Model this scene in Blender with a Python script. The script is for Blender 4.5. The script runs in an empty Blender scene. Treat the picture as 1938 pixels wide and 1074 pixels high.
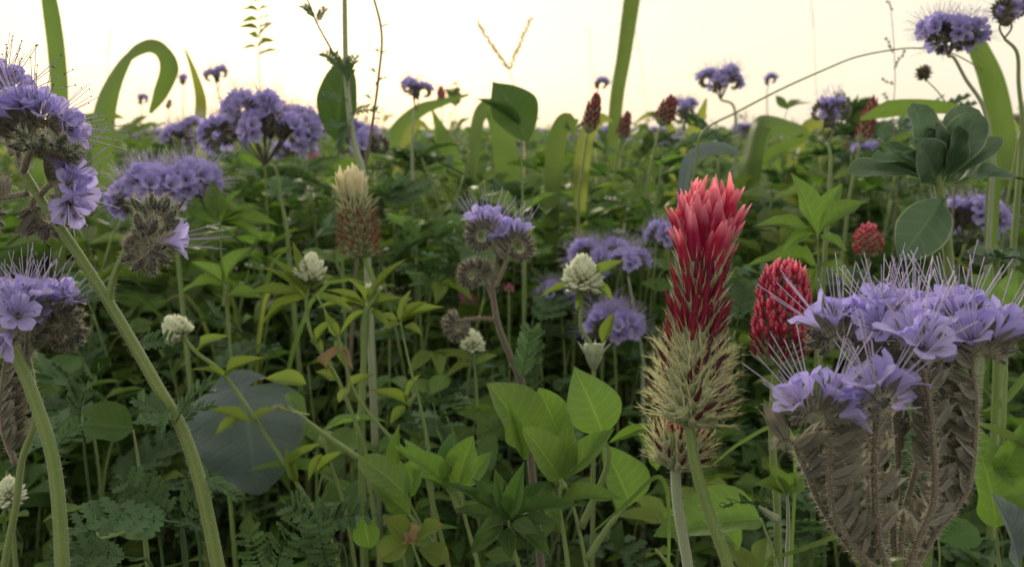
import bpy, math, random
import numpy as np
from mathutils import Vector, Matrix, Quaternion

# ------------------------------------------------------------------ camera, sky, sun, exposure
scene = bpy.context.scene
COL = scene.collection
CAM_H, FPX, CX, CY, HORIZON = 0.45, 1521.0, 969.0, 537.0, 245.0
PITCH = math.atan((CY - HORIZON) / FPX)
cam_data = bpy.data.cameras.new('camera')
cam_data.sensor_width = 36.0
cam_data.lens = 36.0 * FPX / 1938.0
cam_data.clip_start, cam_data.clip_end = 0.01, 2000.0
cam_data.dof.use_dof = True
cam_data.dof.focus_distance = 0.205
cam_data.dof.aperture_fstop = 23.0
cam = bpy.data.objects.new('camera', cam_data)
COL.objects.link(cam)
cam.location = (0, 0, CAM_H)
cam.rotation_euler = (math.pi / 2 - PITCH, 0, 0)
scene.camera = cam

SUN_EL, SUN_AZ = math.radians(17), math.radians(14)      # azimuth from +Y towards -X
world = bpy.data.worlds.new('World')
scene.world = world
world.use_nodes = True
wn, wl = world.node_tree.nodes, world.node_tree.links
bg = wn['Background']
sky = wn.new('ShaderNodeTexSky')
sky.sky_type = 'NISHITA'
sky.sun_disc = False
sky.sun_elevation = SUN_EL
sky.sun_rotation = -SUN_AZ
sky.altitude = 100
sky.air_density, sky.dust_density, sky.ozone_density = 1.3, 3.0, 1.0
# thin high overcast: the clear sky mixed with an even veil of cloud with soft streaks
tc = wn.new('ShaderNodeTexCoord')
mp = wn.new('ShaderNodeMapping'); mp.inputs['Scale'].default_value = (1.0, 1.0, 5.0)
wl.new(tc.outputs['Generated'], mp.inputs['Vector'])
cl = wn.new('ShaderNodeTexNoise'); cl.inputs['Scale'].default_value = 2.2; cl.inputs['Detail'].default_value = 4
wl.new(mp.outputs['Vector'], cl.inputs['Vector'])
rmp = wn.new('ShaderNodeMapRange')
rmp.inputs['From Min'].default_value, rmp.inputs['From Max'].default_value = 0.35, 0.7
rmp.inputs['To Min'].default_value, rmp.inputs['To Max'].default_value = 0.76, 0.90
wl.new(cl.outputs['Fac'], rmp.inputs['Value'])
mx = wn.new('ShaderNodeMix'); mx.data_type = 'RGBA'
wl.new(rmp.outputs['Result'], mx.inputs['Factor'])
wl.new(sky.outputs['Color'], mx.inputs[6])
mx.inputs[7].default_value = (7.5, 6.85, 5.6, 1)
wl.new(mx.outputs[2], bg.inputs['Color'])
bg.inputs['Strength'].default_value = 0.075

sun_data = bpy.data.lights.new('sun', 'SUN')
sun_data.energy = 1.5
sun_data.angle = math.radians(10)
sun_data.color = (1.0, 0.87, 0.68)
sun = bpy.data.objects.new('sun', sun_data)
COL.objects.link(sun)
sd = Vector((-math.sin(SUN_AZ) * math.cos(SUN_EL), math.cos(SUN_AZ) * math.cos(SUN_EL), math.sin(SUN_EL)))
sun.rotation_euler = sd.to_track_quat('Z', 'Y').to_euler()
sun.location = (0, 3, 5)

scene.view_settings.view_transform = 'Standard'
scene.view_settings.look = 'None'
scene.view_settings.exposure = 0.95
scene.view_settings.gamma = 1.0
scene.view_settings.use_curve_mapping = False
scene.render.engine = 'CYCLES'
cy = scene.cycles
cy.use_denoising = True
cy.max_bounces, cy.diffuse_bounces, cy.glossy_bounces, cy.transmission_bounces = 6, 3, 2, 4
cy.caustics_reflective = cy.caustics_refractive = False
cy.use_adaptive_sampling = True
cy.adaptive_threshold = 0.015

# ------------------------------------------------------------------ basic helpers
R = random.Random(11)
CO, SI = math.cos(PITCH), math.sin(PITCH)
CAMP, FWD, UPV, RGT = Vector((0, 0, CAM_H)), Vector((0, CO, -SI)), Vector((0, SI, CO)), Vector((1, 0, 0))

def P(px, py, d):
    """a pixel of the photograph at depth d (metres) as a point"""
    return CAMP + FWD * d + RGT * ((px - CX) / FPX * d) + UPV * ((CY - py) / FPX * d)

def frame(pos, z, xref=Vector((1, 0, 0))):
    z = z.normalized()
    x = xref - z * xref.dot(z)
    if x.length < 1e-4:
        x = z.orthogonal()
    x.normalize()
    y = z.cross(x)
    return Matrix(((x.x, y.x, z.x, pos.x), (x.y, y.y, z.y, pos.y), (x.z, y.z, z.z, pos.z), (0, 0, 0, 1)))

def catmull(pts, n=8):
    pts = [Vector(p) for p in pts]
    if len(pts) < 3:
        return [pts[0].lerp(pts[-1], i / n) for i in range(n + 1)]
    q = [pts[0] * 2 - pts[1]] + pts + [pts[-1] * 2 - pts[-2]]
    out = []
    for k in range(1, len(q) - 2):
        a, b, c, d = q[k - 1], q[k], q[k + 1], q[k + 2]
        for i in range(n):
            t = i / n
            out.append(0.5 * ((2 * b) + (c - a) * t + (2 * a - 5 * b + 4 * c - d) * t * t + (3 * b - a - 3 * c + d) * t ** 3))
    out.append(pts[-1].copy())
    return out

def to_ground(p, q=None, drift=0.35):
    """points that carry a stem on from its lowest visible point p down to the soil"""
    d = Vector((0, 0, -1))
    if q is not None:
        d = (p - q).normalized()
    h = p.z
    hx, hy = d.x * h * drift, d.y * h * drift + 0.004
    return [Vector((p.x + hx * f * (2 - f), p.y + hy * f * (2 - f), h * (1 - f))) for f in (0.04, 0.12, 0.27, 0.55, 1.0)]

class MB:
    """collects pieces of geometry; build() makes ONE mesh"""
    def __init__(s):
        s.v, s.f, s.m, s.uv, s.t, s.n = [], [], [], [], [], 0
    def add(s, v, f, mat=0, uv=None, tint=0.5):
        v = np.asarray(v, dtype=np.float64).reshape(-1, 3)
        k = len(v)
        s.v.append(v)
        s.uv.append(np.asarray(uv, dtype=np.float64).reshape(-1, 2) if uv is not None else np.full((k, 2), 0.5))
        s.t.append(np.full(k, tint))
        for g in f:
            s.f.append(tuple(i + s.n for i in g))
        s.m.extend([mat] * len(f))
        s.n += k
        return s
    def put(s, o, M=None, tint=None, matmap=None):
        v = np.concatenate(o.v)
        if M is not None:
            A = np.array(M)
            v = v @ A[:3, :3].T + A[:3, 3]
        s.v.append(v)
        s.uv.append(np.concatenate(o.uv))
        tt = np.concatenate(o.t)
        s.t.append(tt if tint is None else np.clip(tt + (tint - 0.5), 0, 1))
        n = s.n
        s.f.extend([tuple(i + n for i in g) for g in o.f])
        s.m.extend(o.m if matmap is None else [matmap[i] for i in o.m])
        s.n += len(v)
        return s
    def tube(s, pts, radii, n=6, mat=0, tint=0.5):
        pts = [Vector(p) for p in pts]
        m = len(pts)
        if not hasattr(radii, '__len__'):
            radii = [radii] * m
        if len(radii) != m:
            radii = np.interp(np.linspace(0, 1, m), np.linspace(0, 1, len(radii)), radii)
        T = [(pts[min(i + 1, m - 1)] - pts[max(i - 1, 0)]).normalized() for i in range(m)]
        x = T[0].orthogonal().normalized()
        V, U = [], []
        ln = 0.0
        for i in range(m):
            x = (x - T[i] * x.dot(T[i]))
            x = x.normalized() if x.length > 1e-6 else T[i].orthogonal().normalized()
            y = T[i].cross(x)
            if i: ln += (pts[i] - pts[i - 1]).length
            for j in range(n):
                a = 2 * math.pi * j / n
                V.append(pts[i] + (x * math.cos(a) + y * math.sin(a)) * radii[i])
                U.append((j / n, ln * 20))
        F = [(i * n + j, i * n + (j + 1) % n, (i + 1) * n + (j + 1) % n, (i + 1) * n + j) for i in range(m - 1) for j in range(n)]
        F.append(tuple(range(n - 1, -1, -1)))
        F.append(tuple((m - 1) * n + j for j in range(n)))
        return s.add([tuple(v) for v in V], F, mat, U, tint)
    def sheet(s, G, mat=0, tint=0.5, uvs=None):
        a, b = len(G), len(G[0])
        V = [tuple(p) for row in G for p in row]
        U = [(j / (b - 1), i / (a - 1)) for i in range(a) for j in range(b)] if uvs is None else uvs
        F = [(i * b + j, i * b + j + 1, (i + 1) * b + j + 1, (i + 1) * b + j) for i in range(a - 1) for j in range(b - 1)]
        return s.add(V, F, mat, U, tint)
    def hair(s, p, d, ln, w, mat=0, bend=0.0):
        p, d = Vector(p), Vector(d).normalized()
        x = d.orthogonal().normalized()
        y = d.cross(x)
        a = R.random() * 6.28
        x, y = x * math.cos(a) + y * math.sin(a), y * math.cos(a) - x * math.sin(a)
        tip = p + d * ln + Vector((0, 0, -bend * ln))
        V = [p + x * w, p - x * w * .5 + y * w * .87, p - x * w * .5 - y * w * .87, tip]
        return s.add([tuple(v) for v in V], [(0, 1, 3), (1, 2, 3), (2, 0, 3)], mat)
    def build(s, name, mats):
        me = bpy.data.meshes.new(name)
        v = np.concatenate(s.v)
        me.from_pydata(v.tolist(), [], s.f)
        for m in (mats if isinstance(mats, (list, tuple)) else [mats]):
            me.materials.append(m)
        me.polygons.foreach_set('material_index', np.array(s.m, dtype=np.int32))
        me.polygons.foreach_set('use_smooth', np.ones(len(s.f), dtype=bool))
        uvl = me.uv_layers.new(name='UVMap')
        li = np.empty(len(me.loops), dtype=np.int32)
        me.loops.foreach_get('vertex_index', li)
        uvl.data.foreach_set('uv', np.concatenate(s.uv)[li].astype(np.float32).ravel())
        at = me.attributes.new('tint', 'FLOAT', 'POINT')
        at.data.foreach_set('value', np.concatenate(s.t).astype(np.float32))
        me.update()
        return me

WM = {}
def link(o, M, parent=None):
    COL.objects.link(o)
    WM[o.name] = M
    if parent is not None:
        o.parent = parent
        o.matrix_basis = WM[parent.name].inverted() @ M
    else:
        o.matrix_basis = M
    return o
def part(name, mesh, M, parent, kind=None, label=None):
    o = bpy.data.objects.new(name, mesh)
    if kind: o['kind'] = kind
    if label: o['label'] = label
    return link(o, M, parent)
def thing(name, label, cat, loc, group=None, kind=None, mesh=None):
    o = bpy.data.objects.new(name, mesh)
    o['label'] = label
    o['category'] = cat
    if group: o['group'] = group
    if kind: o['kind'] = kind
    return link(o, Matrix.Translation(loc))
def world_mesh(name, mb, mats, parent, kind=None, label=None):
    """a part whose geometry was written in world coordinates"""
    base = WM[parent.name].translation
    for i in range(len(mb.v)):
        mb.v[i] = mb.v[i] - np.array(base)
    return part(name, mb.build(name, mats), Matrix.Translation(base), parent, kind, label)

# ------------------------------------------------------------------ materials
def new_mat(name):
    m = bpy.data.materials.new(name)
    m.use_nodes = True
    nt = m.node_tree
    nt.nodes.clear()
    return m, nt.nodes, nt.links
def math_node(n, l, op, a, b=None, c=None, clamp=False):
    k = n.new('ShaderNodeMath'); k.operation = op; k.use_clamp = clamp
    for i, x in enumerate((a, b, c)):
        if x is None: continue
        if isinstance(x, (int, float)): k.inputs[i].default_value = x
        else: l.new(x, k.inputs[i])
    return k.outputs[0]
def mix_col(n, l, fac, a, b, blend='MIX'):
    k = n.new('ShaderNodeMix'); k.data_type = 'RGBA'; k.blend_type = blend
    if isinstance(fac, (int, float)): k.inputs[0].default_value = fac
    else: l.new(fac, k.inputs[0])
    for i, x in ((6, a), (7, b)):
        if isinstance(x, tuple): k.inputs[i].default_value = (*x[:3], 1)
        else: l.new(x, k.inputs[i])
    return k.outputs[2]

def organic(name, c1, c2, trans=0.35, rough=0.5, spec=0.3, tcol=None, veins=0.0, vn=9.0, vk=2.5, vcol=None,
            nscale=120.0, bump=0.25, rib=0.0, ribs=0.0, vary=0.5, tipcol=None, tip0=0.55, spots=0.0, spotcol=(0.2, 0.13, 0.03), sheen=0.0, basecol=None, rim=None):
    """one plant surface: mottled colour, veins from the UV map, light passing through thin tissue"""
    m, n, l = new_mat(name)
    out = n.new('ShaderNodeOutputMaterial')
    uv = n.new('ShaderNodeUVMap'); uv.uv_map = 'UVMap'
    sx = n.new('ShaderNodeSeparateXYZ'); l.new(uv.outputs[0], sx.inputs[0])
    U, V = sx.outputs[0], sx.outputs[1]
    geo = n.new('ShaderNodeTexCoord')
    noi = n.new('ShaderNodeTexNoise'); noi.inputs['Scale'].default_value = nscale; noi.inputs['Detail'].default_value = 3
    l.new(geo.outputs['Object'], noi.inputs['Vector'])
    at = n.new('ShaderNodeAttribute'); at.attribute_name = 'tint'
    oi = n.new('ShaderNodeObjectInfo')
    var = math_node(n, l, 'ADD', math_node(n, l, 'MULTIPLY', oi.outputs['Random'], 0.5), math_node(n, l, 'MULTIPLY', at.outputs['Fac'], 0.5))
    nf = math_node(n, l, 'MULTIPLY_ADD', noi.outputs['Fac'], 2.2, -0.6, clamp=True)
    f0 = math_node(n, l, 'ADD', math_node(n, l, 'MULTIPLY', nf, 0.45), math_node(n, l, 'MULTIPLY', var, 0.55), clamp=True)
    col = mix_col(n, l, f0, c1, c2)
    a = math_node(n, l, 'MULTIPLY', math_node(n, l, 'ABSOLUTE', math_node(n, l, 'SUBTRACT', U, 0.5)), 2.0)
    hgt = noi.outputs['Fac']
    if spots > 0:
        ns = n.new('ShaderNodeTexNoise'); ns.inputs['Scale'].default_value = nscale * 2.2; ns.inputs['Detail'].default_value = 2
        l.new(geo.outputs['Object'], ns.inputs['Vector'])
        sp = math_node(n, l, 'MULTIPLY', math_node(n, l, 'MULTIPLY_ADD', ns.outputs['Fac'], 8.0, -5.2, clamp=True), spots)
        col = mix_col(n, l, sp, col, spotcol)
    if veins > 0:
        ph = math_node(n, l, 'MULTIPLY', math_node(n, l, 'SUBTRACT', math_node(n, l, 'MULTIPLY', V, vn), math_node(n, l, 'MULTIPLY', a, vk)), 6.2832)
        ph = math_node(n, l, 'MULTIPLY_ADD', noi.outputs['Fac'], 3.0, ph)
        sv = math_node(n, l, 'POWER', math_node(n, l, 'MULTIPLY_ADD', math_node(n, l, 'SINE', ph), 0.5, 0.5), 16.0)
        mid = math_node(n, l, 'MULTIPLY_ADD', a, -14.0, 1.0, clamp=True)
        vv = math_node(n, l, 'MAXIMUM', math_node(n, l, 'MULTIPLY', sv, 0.40), mid)
        col = mix_col(n, l, math_node(n, l, 'MULTIPLY', vv, veins), col, vcol or tuple(min(1, x * 1.9) for x in c2))
        hgt = math_node(n, l, 'SUBTRACT', math_node(n, l, 'MULTIPLY', noi.outputs['Fac'], 0.5), math_node(n, l, 'MULTIPLY', vv, 0.8))
    if ribs > 0:
        rb = math_node(n, l, 'MULTIPLY_ADD', math_node(n, l, 'SINE', math_node(n, l, 'MULTIPLY', U, ribs * 6.2832)), 0.5, 0.5)
        col = mix_col(n, l, math_node(n, l, 'MULTIPLY', rb, rib), col, vcol or tuple(min(1, x * 1.6) for x in c2))
        hgt = math_node(n, l, 'ADD', math_node(n, l, 'MULTIPLY', rb, 0.6), math_node(n, l, 'MULTIPLY', noi.outputs['Fac'], 0.5))
    if tipcol is not None:
        col = mix_col(n, l, math_node(n, l, 'MULTIPLY_ADD', V, 1 / (1 - tip0), -tip0 / (1 - tip0), clamp=True), col, tipcol)
    if basecol is not None:
        col = mix_col(n, l, math_node(n, l, 'MULTIPLY_ADD', V, -2.6, 1.0, clamp=True), col, basecol)
    if rim is not None:
        col = mix_col(n, l, math_node(n, l, 'MULTIPLY_ADD', a, 9.0, -8.1, clamp=True), col, rim)
    hs = n.new('ShaderNodeHueSaturation')
    l.new(col, hs.inputs['Color'])
    l.new(math_node(n, l, 'MULTIPLY_ADD', var, 0.05 * vary, 0.5 - 0.025 * vary), hs.inputs['Hue'])
    l.new(math_node(n, l, 'MULTIPLY_ADD', var, 0.9 * vary, 1 - 0.45 * vary), hs.inputs['Value'])
    b = n.new('ShaderNodeBsdfPrincipled')
    l.new(hs.outputs[0], b.inputs['Base Color'])
    b.inputs['Roughness'].default_value = rough
    b.inputs['Specular IOR Level'].default_value = spec
    if sheen > 0:
        b.inputs['Sheen Weight'].default_value = sheen
        b.inputs['Sheen Roughness'].default_value = 0.5
    bp = n.new('ShaderNodeBump'); bp.inputs['Strength'].default_value = bump; bp.inputs['Distance'].default_value = 0.0006
    l.new(hgt, bp.inputs['Height'])
    l.new(bp.outputs[0], b.inputs['Normal'])
    if trans > 0:
        tr = n.new('ShaderNodeBsdfTranslucent')
        tcm = mix_col(n, l, 1.0, hs.outputs[0], tcol or (1.30, 1.40, 0.75), 'MULTIPLY')
        l.new(tcm, tr.inputs['Color'])
        ms = n.new('ShaderNodeMixShader'); ms.inputs[0].default_value = trans
        l.new(b.outputs[0], ms.inputs[1]); l.new(tr.outputs[0], ms.inputs[2])
        l.new(ms.outputs[0], out.inputs[0])
    else:
        l.new(b.outputs[0], out.inputs[0])
    return m

G_LEAF = organic('leaf_green', (0.070, 0.138, 0.032), (0.145, 0.240, 0.062), trans=0.42, rough=0.58, spec=0.2, veins=0.35, vn=11, vk=1.6, spots=0.12)
G_YEL = organic('leaf_yellow_green', (0.12, 0.185, 0.035), (0.21, 0.275, 0.07), trans=0.42, rough=0.58, spec=0.2, veins=0.35, vn=10, vk=1.8, tipcol=(0.26, 0.15, 0.07), tip0=0.88, spots=0.3)
G_DARK = organic('leaf_dark_green', (0.042, 0.090, 0.026), (0.082, 0.150, 0.045), trans=0.28, rough=0.58, spec=0.2, veins=0.3, vn=9, vk=1.6)
G_BLUE = organic('leaf_blue_green', (0.082, 0.128, 0.134), (0.138, 0.190, 0.204), trans=0.12, rough=0.42, spec=0.5, veins=0.5, vn=8, vk=1.7, vcol=(0.18, 0.24, 0.23), bump=0.9, nscale=80, rim=(0.15, 0.2, 0.15))
G_FERN = organic('leaf_ferny', (0.055, 0.105, 0.050), (0.100, 0.170, 0.085), trans=0.22, rough=0.7, veins=0.3, vn=6, vk=1.0, spec=0.15)
G_SAGE_HAZE = organic('leaf_sage_haze', (0.105, 0.155, 0.070), (0.195, 0.255, 0.125), trans=0.42, rough=0.7, spec=0.15, veins=0.2, vn=8, vk=1.4)  # sage green, with the glare haze over the farther growth painted in
G_ROS = organic('leaf_rosette', (0.036, 0.080, 0.038), (0.066, 0.125, 0.068), trans=0.18, rough=0.48, spec=0.4, veins=0.4, vn=6, vk=1.2, vcol=(0.16, 0.23, 0.15), bump=0.2, rim=(0.22, 0.28, 0.19))
G_FAVA = organic('leaf_broad', (0.098, 0.190, 0.038), (0.165, 0.265, 0.070), trans=0.40, rough=0.5, spec=0.25, veins=0.35, vn=8, vk=1.5, nscale=70)
G_GRASS = organic('grass_blade', (0.080, 0.135, 0.036), (0.135, 0.205, 0.058), trans=0.42, rough=0.45, ribs=15, rib=0.25, nscale=40, bump=0.3)
G_GRASSY = organic('grass_blade_yellow', (0.19, 0.235, 0.055), (0.27, 0.30, 0.085), trans=0.45, rough=0.45, ribs=15, rib=0.25, nscale=40, bump=0.3)
STEM = organic('stem_green', (0.105, 0.165, 0.042), (0.165, 0.235, 0.07), trans=0.0, rough=0.5, ribs=5, rib=0.3, nscale=150, sheen=0.3)
STEMP = organic('stem_pale', (0.17, 0.22, 0.12), (0.25, 0.30, 0.19), trans=0.0, rough=0.6, ribs=4, rib=0.3, nscale=150, sheen=0.6)
STEMB = organic('stem_purple_brown', (0.085, 0.070, 0.048), (0.14, 0.115, 0.085), trans=0.0, rough=0.6, ribs=4, rib=0.3, nscale=200, sheen=0.5)
HAIR = organic('plant_hair', (0.62, 0.62, 0.50), (0.75, 0.74, 0.62), trans=0.5, rough=0.6, tcol=(1, 1, 0.95), vary=0.1, bump=0)
PETAL = organic('petal_lavender', (0.41, 0.365, 0.86), (0.64, 0.585, 0.96), trans=0.45, rough=0.6, tcol=(1.0, 0.97, 1.05), veins=0.0, vary=0.25, basecol=(0.62, 0.56, 0.87), nscale=300, sheen=0.3, ribs=3, rib=0.18, vcol=(0.30, 0.25, 0.66))
STAMEN = organic('stamen_lilac', (0.56, 0.50, 0.74), (0.72, 0.66, 0.85), trans=0.3, rough=0.5, tcol=(1, 1, 1), vary=0.3, bump=0)
ANTHER = organic('anther_dark', (0.06, 0.05, 0.10), (0.11, 0.09, 0.15), trans=0.0, rough=0.7, vary=0.2, bump=0)
CALYX = organic('calyx_grey_green', (0.105, 0.100, 0.084), (0.260, 0.245, 0.205), trans=0.38, rough=0.65, tcol=(1.3, 1.3, 1.0), nscale=500, ribs=2, rib=0.4, sheen=0.6, vcol=(0.26, 0.25, 0.20))
BUDC = organic('bud_dusky', (0.046, 0.040, 0.042), (0.105, 0.092, 0.090), trans=0.2, rough=0.65, nscale=500, sheen=0.4)
CALYXG = organic('calyx_dark_green', (0.034, 0.056, 0.034), (0.075, 0.105, 0.066), trans=0.15, rough=0.65, nscale=500, sheen=0.5)
CRIM = organic('petal_crimson', (0.40, 0.007, 0.055), (0.62, 0.025, 0.115), trans=0.38, rough=0.5, tcol=(1.25, 1.3, 1.2), vary=0.4, nscale=400, tipcol=(0.90, 0.34, 0.46), tip0=0.62, ribs=2, rib=0.25, vcol=(0.72, 0.13, 0.19))
CRIMD = organic('petal_dark_crimson', (0.15, 0.008, 0.030), (0.33, 0.018, 0.065), trans=0.25, rough=0.6, tcol=(1.2, 1.2, 1.2), vary=0.5, nscale=400, ribs=2, rib=0.3, vcol=(0.42, 0.10, 0.13))
WITHER = organic('petal_withered', (0.050, 0.010, 0.016), (0.13, 0.018, 0.035), trans=0.0, rough=0.7, vary=0.4)
CALYXC = organic('calyx_clover_green', (0.22, 0.26, 0.13), (0.35, 0.39, 0.22), trans=0.25, rough=0.65, nscale=400, ribs=3, rib=0.4, sheen=0.6)
BRIST = organic('calyx_bristle_cream', (0.64, 0.64, 0.42), (0.86, 0.85, 0.65), trans=0.52, rough=0.6, tcol=(1.1, 1.1, 0.9), vary=0.3, bump=0)
BRISTB = organic('calyx_bristle_brown', (0.20, 0.13, 0.06), (0.38, 0.29, 0.14), trans=0.3, rough=0.6, tcol=(1.2, 1.1, 0.9), vary=0.4, bump=0)
WHITE = organic('petal_white', (0.80, 0.83, 0.70), (0.91, 0.93, 0.84), trans=0.40, rough=0.55, tcol=(1.0, 1.03, 0.9), vary=0.12, nscale=300, basecol=(0.55, 0.64, 0.42))
CREAM = organic('petal_cream', (0.74, 0.68, 0.44), (0.88, 0.83, 0.62), trans=0.35, rough=0.55, tcol=(1.0, 1.0, 0.9), vary=0.12, nscale=300)
PINK = organic('petal_pink', (0.50, 0.10, 0.26), (0.62, 0.20, 0.36), trans=0.35, rough=0.55, tcol=(1.1, 1, 1), vary=0.3)
PALE = organic('seed_straw_glare_pale', (0.74, 0.66, 0.50), (0.86, 0.79, 0.64), trans=0.6, rough=0.6, tcol=(1.1, 1.05, 0.95), vary=0.2)  # straw lightened: sky glare washing out thin stalks is put into the colour
SEED = organic('seed_head_olive', (0.11, 0.11, 0.065), (0.19, 0.18, 0.11), trans=0.1, rough=0.7, vary=0.3)
DEAD = organic('leaf_dead_straw', (0.20, 0.14, 0.08), (0.33, 0.25, 0.15), trans=0.3, rough=0.7, spots=0.4)

def ground_material():
    m, n, l = new_mat('soil_and_litter')
    out = n.new('ShaderNodeOutputMaterial')
    b = n.new('ShaderNodeBsdfPrincipled'); b.inputs['Roughness'].default_value = 0.9
    tcn = n.new('ShaderNodeTexCoord')
    a = n.new('ShaderNodeTexNoise'); a.inputs['Scale'].default_value = 9; a.inputs['Detail'].default_value = 8
    c = n.new('ShaderNodeTexNoise'); c.inputs['Scale'].default_value = 90; c.inputs['Detail'].default_value = 4
    l.new(tcn.outputs['Object'], a.inputs['Vector']); l.new(tcn.outputs['Object'], c.inputs['Vector'])
    f = math_node(n, l, 'MULTIPLY_ADD', a.outputs['Fac'], 3.0, -1.0, clamp=True)
    col = mix_col(n, l, f, (0.045, 0.032, 0.020), (0.040, 0.065, 0.020))
    col = mix_col(n, l, c.outputs['Fac'], col, (0.075, 0.055, 0.032))
    l.new(col, b.inputs['Base Color'])
    bp = n.new('ShaderNodeBump'); bp.inputs['Strength'].default_value = 0.8; bp.inputs['Distance'].default_value = 0.01
    l.new(c.outputs['Fac'], bp.inputs['Height']); l.new(bp.outputs[0], b.inputs['Normal'])
    l.new(b.outputs[0], out.inputs[0])
    return m
def build_ground():
    mb = MB()
    xs = [-400, -60, -12, -4, -1.5, 0, 1.5, 4, 12, 60, 400]
    ys = [-400, -60, -6, -1.5, 0, 1.5, 4, 12, 60, 400]
    mb.sheet([[(x, y, 0.0) for x in xs] for y in ys])
    o = bpy.data.objects.new('ground', mb.build('ground', ground_material()))
    o['kind'] = 'structure'; o['label'] = 'dark soil under the meadow growth'; o['category'] = 'ground'
    link(o, Matrix.Identity(4))
build_ground()

# ------------------------------------------------------------------ component shapes
mm = 0.001
PROF = {
    'oval': lambda t: math.sin(math.pi * t ** 0.95) ** 0.75,
    'obovate': lambda t: math.sin(math.pi * t ** 1.45) ** 0.72,
    'lance': lambda t: math.sin(math.pi * t ** 0.80) ** 1.05,
    'ovate': lambda t: math.sin(math.pi * t ** 0.70) ** 0.85,
    'diamond': lambda t: math.sin(math.pi * t ** 0.80) ** 1.12,
    'heart': lambda t: math.sin(math.pi * (0.05 + 0.95 * t) ** 0.62) ** 0.72 if t < 0.999 else 0.0,
    'spoon': lambda t: max(0.13 * (1 - t), math.sin(math.pi * min(1, max(0, (t - 0.12) / 0.88)) ** 1.25) ** 0.6),
    'strap': lambda t: min(1, 0.75 + t) * (1 - t ** 3.5) ** 0.8,
}
def leaf_mb(profile, nu=10, nv=3, fold=0.25, droop=0.5, wave=0.0, tint=0.5, teeth=0.0, tn=9, mat=0, seed=0):
    """unit leaf: base at the origin, along +Y, one unit long and one unit wide, upper side +Z"""
    pr = PROF[profile]
    rr = random.Random(seed)
    p1, p2, p3 = rr.random() * 6, rr.random() * 6, rr.random() * 6
    G, y, z = [], 0.0, 0.0
    for i in range(nu + 1):
        t = i / nu
        w = max(0.012, pr(min(1, max(0, t))))
        if teeth: w *= 1 - teeth * (0.5 + 0.5 * math.sin(t * tn * 6.283))
        ang = droop * (t - 0.25)
        if i:
            y += math.cos(ang) / nu; z -= math.sin(ang) / nu
        row = []
        for j in range(-nv, nv + 1):
            s = j / nv
            x = s * w * 0.5
            zz = z + fold * abs(x) * (1 - 0.35 * abs(s)) + wave * abs(s) * w * (math.sin(t * 7 + p1 + (2.2 if s > 0 else 0)) + 0.6 * math.sin(t * 15 + p2 + s * 2))
            row.append((x + 0.03 * math.sin(t * 3 + p3) * t, y, zz))
        G.append(row)
    return MB().sheet(G, mat=mat, tint=tint)

LEAFM = {}
def leaf_mesh(profile, mat, var=0, **k):
    key = (profile, mat.name, var, tuple(sorted(k.items())))
    if key not in LEAFM:
        rr = random.Random(var * 17 + len(profile))
        kw = dict(fold=0.25 + 0.35 * rr.random(), droop=0.3 + 0.7 * rr.random(), wave=0.03 + 0.035 * rr.random(), seed=var + 5, nu=16, nv=4)
        kw.update(k)
        LEAFM[key] = leaf_mb(profile, **kw).build('leaf', mat)
    return LEAFM[key]

def place_leaf(parent, mesh, base, tip, width, normal=None, roll=0.0, name='leaf', label=None):
    """a unit leaf mesh stretched from base to tip; normal = where its upper side looks"""
    y = tip - base
    L = y.length
    y = y / L
    nrm = normal if normal is not None else Vector((0, -0.55, 0.85))
    z = nrm - y * nrm.dot(y)
    z = z.normalized() if z.length > 1e-4 else y.orthogonal().normalized()
    if roll: z = Quaternion(y, roll) @ z
    x = y.cross(z)
    M = Matrix(((x.x * width, y.x * L, z.x * L, base.x), (x.y * width, y.y * L, z.y * L, base.y), (x.z * width, y.z * L, z.z * L, base.z), (0, 0, 0, 1)))
    return part(name, mesh, M, parent, label=label)

# --- phacelia pieces (metres, base at the origin, axis +Z)
def sepals(mb, mat, hmat, n=5, L=6.0, w=1.3, open_=0.3, hairs=6, r0=0.9, hl=1.8, curve=0.0, seed=0, hw=0.055):
    rr = random.Random(seed)
    for k in range(n):
        a = 6.2832 * k / n + rr.uniform(-0.15, 0.15)
        er, et = Vector((math.cos(a), math.sin(a), 0)), Vector((-math.sin(a), math.cos(a), 0))
        G, q, ang = [], er * r0 * 0.5 * mm, open_ * rr.uniform(0.7, 1.3)
        steps = 5
        for i in range(steps + 1):
            t = i / steps
            ww = w * (0.45 + 1.0 * math.sin(math.pi * min(1, t * 0.85 + 0.1)) ** 0.8) * (1 - t ** 4) * 0.5 * mm + 0.04 * mm
            d = er * math.sin(ang + curve * t) + Vector((0, 0, math.cos(ang + curve * t)))
            if i: q = q + d * (L / steps * mm)
            nrm = er * math.cos(ang + curve * t) - Vector((0, 0, math.sin(ang + curve * t)))
            G.append([q - et * ww + nrm * 0.1 * mm, q + nrm * 0.35 * mm, q + et * ww + nrm * 0.1 * mm])
            for h in range(hairs if i else 0):
                s = rr.choice((-1, 1)) * rr.random()
                mb.hair(q + et * ww * s, (nrm * rr.uniform(0.3, 1) + et * s * 1.1 + d * rr.uniform(0.2, 0.9)), hl * mm * rr.uniform(0.6, 1.3), hw * mm, hmat)
        mb.sheet(G, mat=mat, tint=rr.random())
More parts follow.
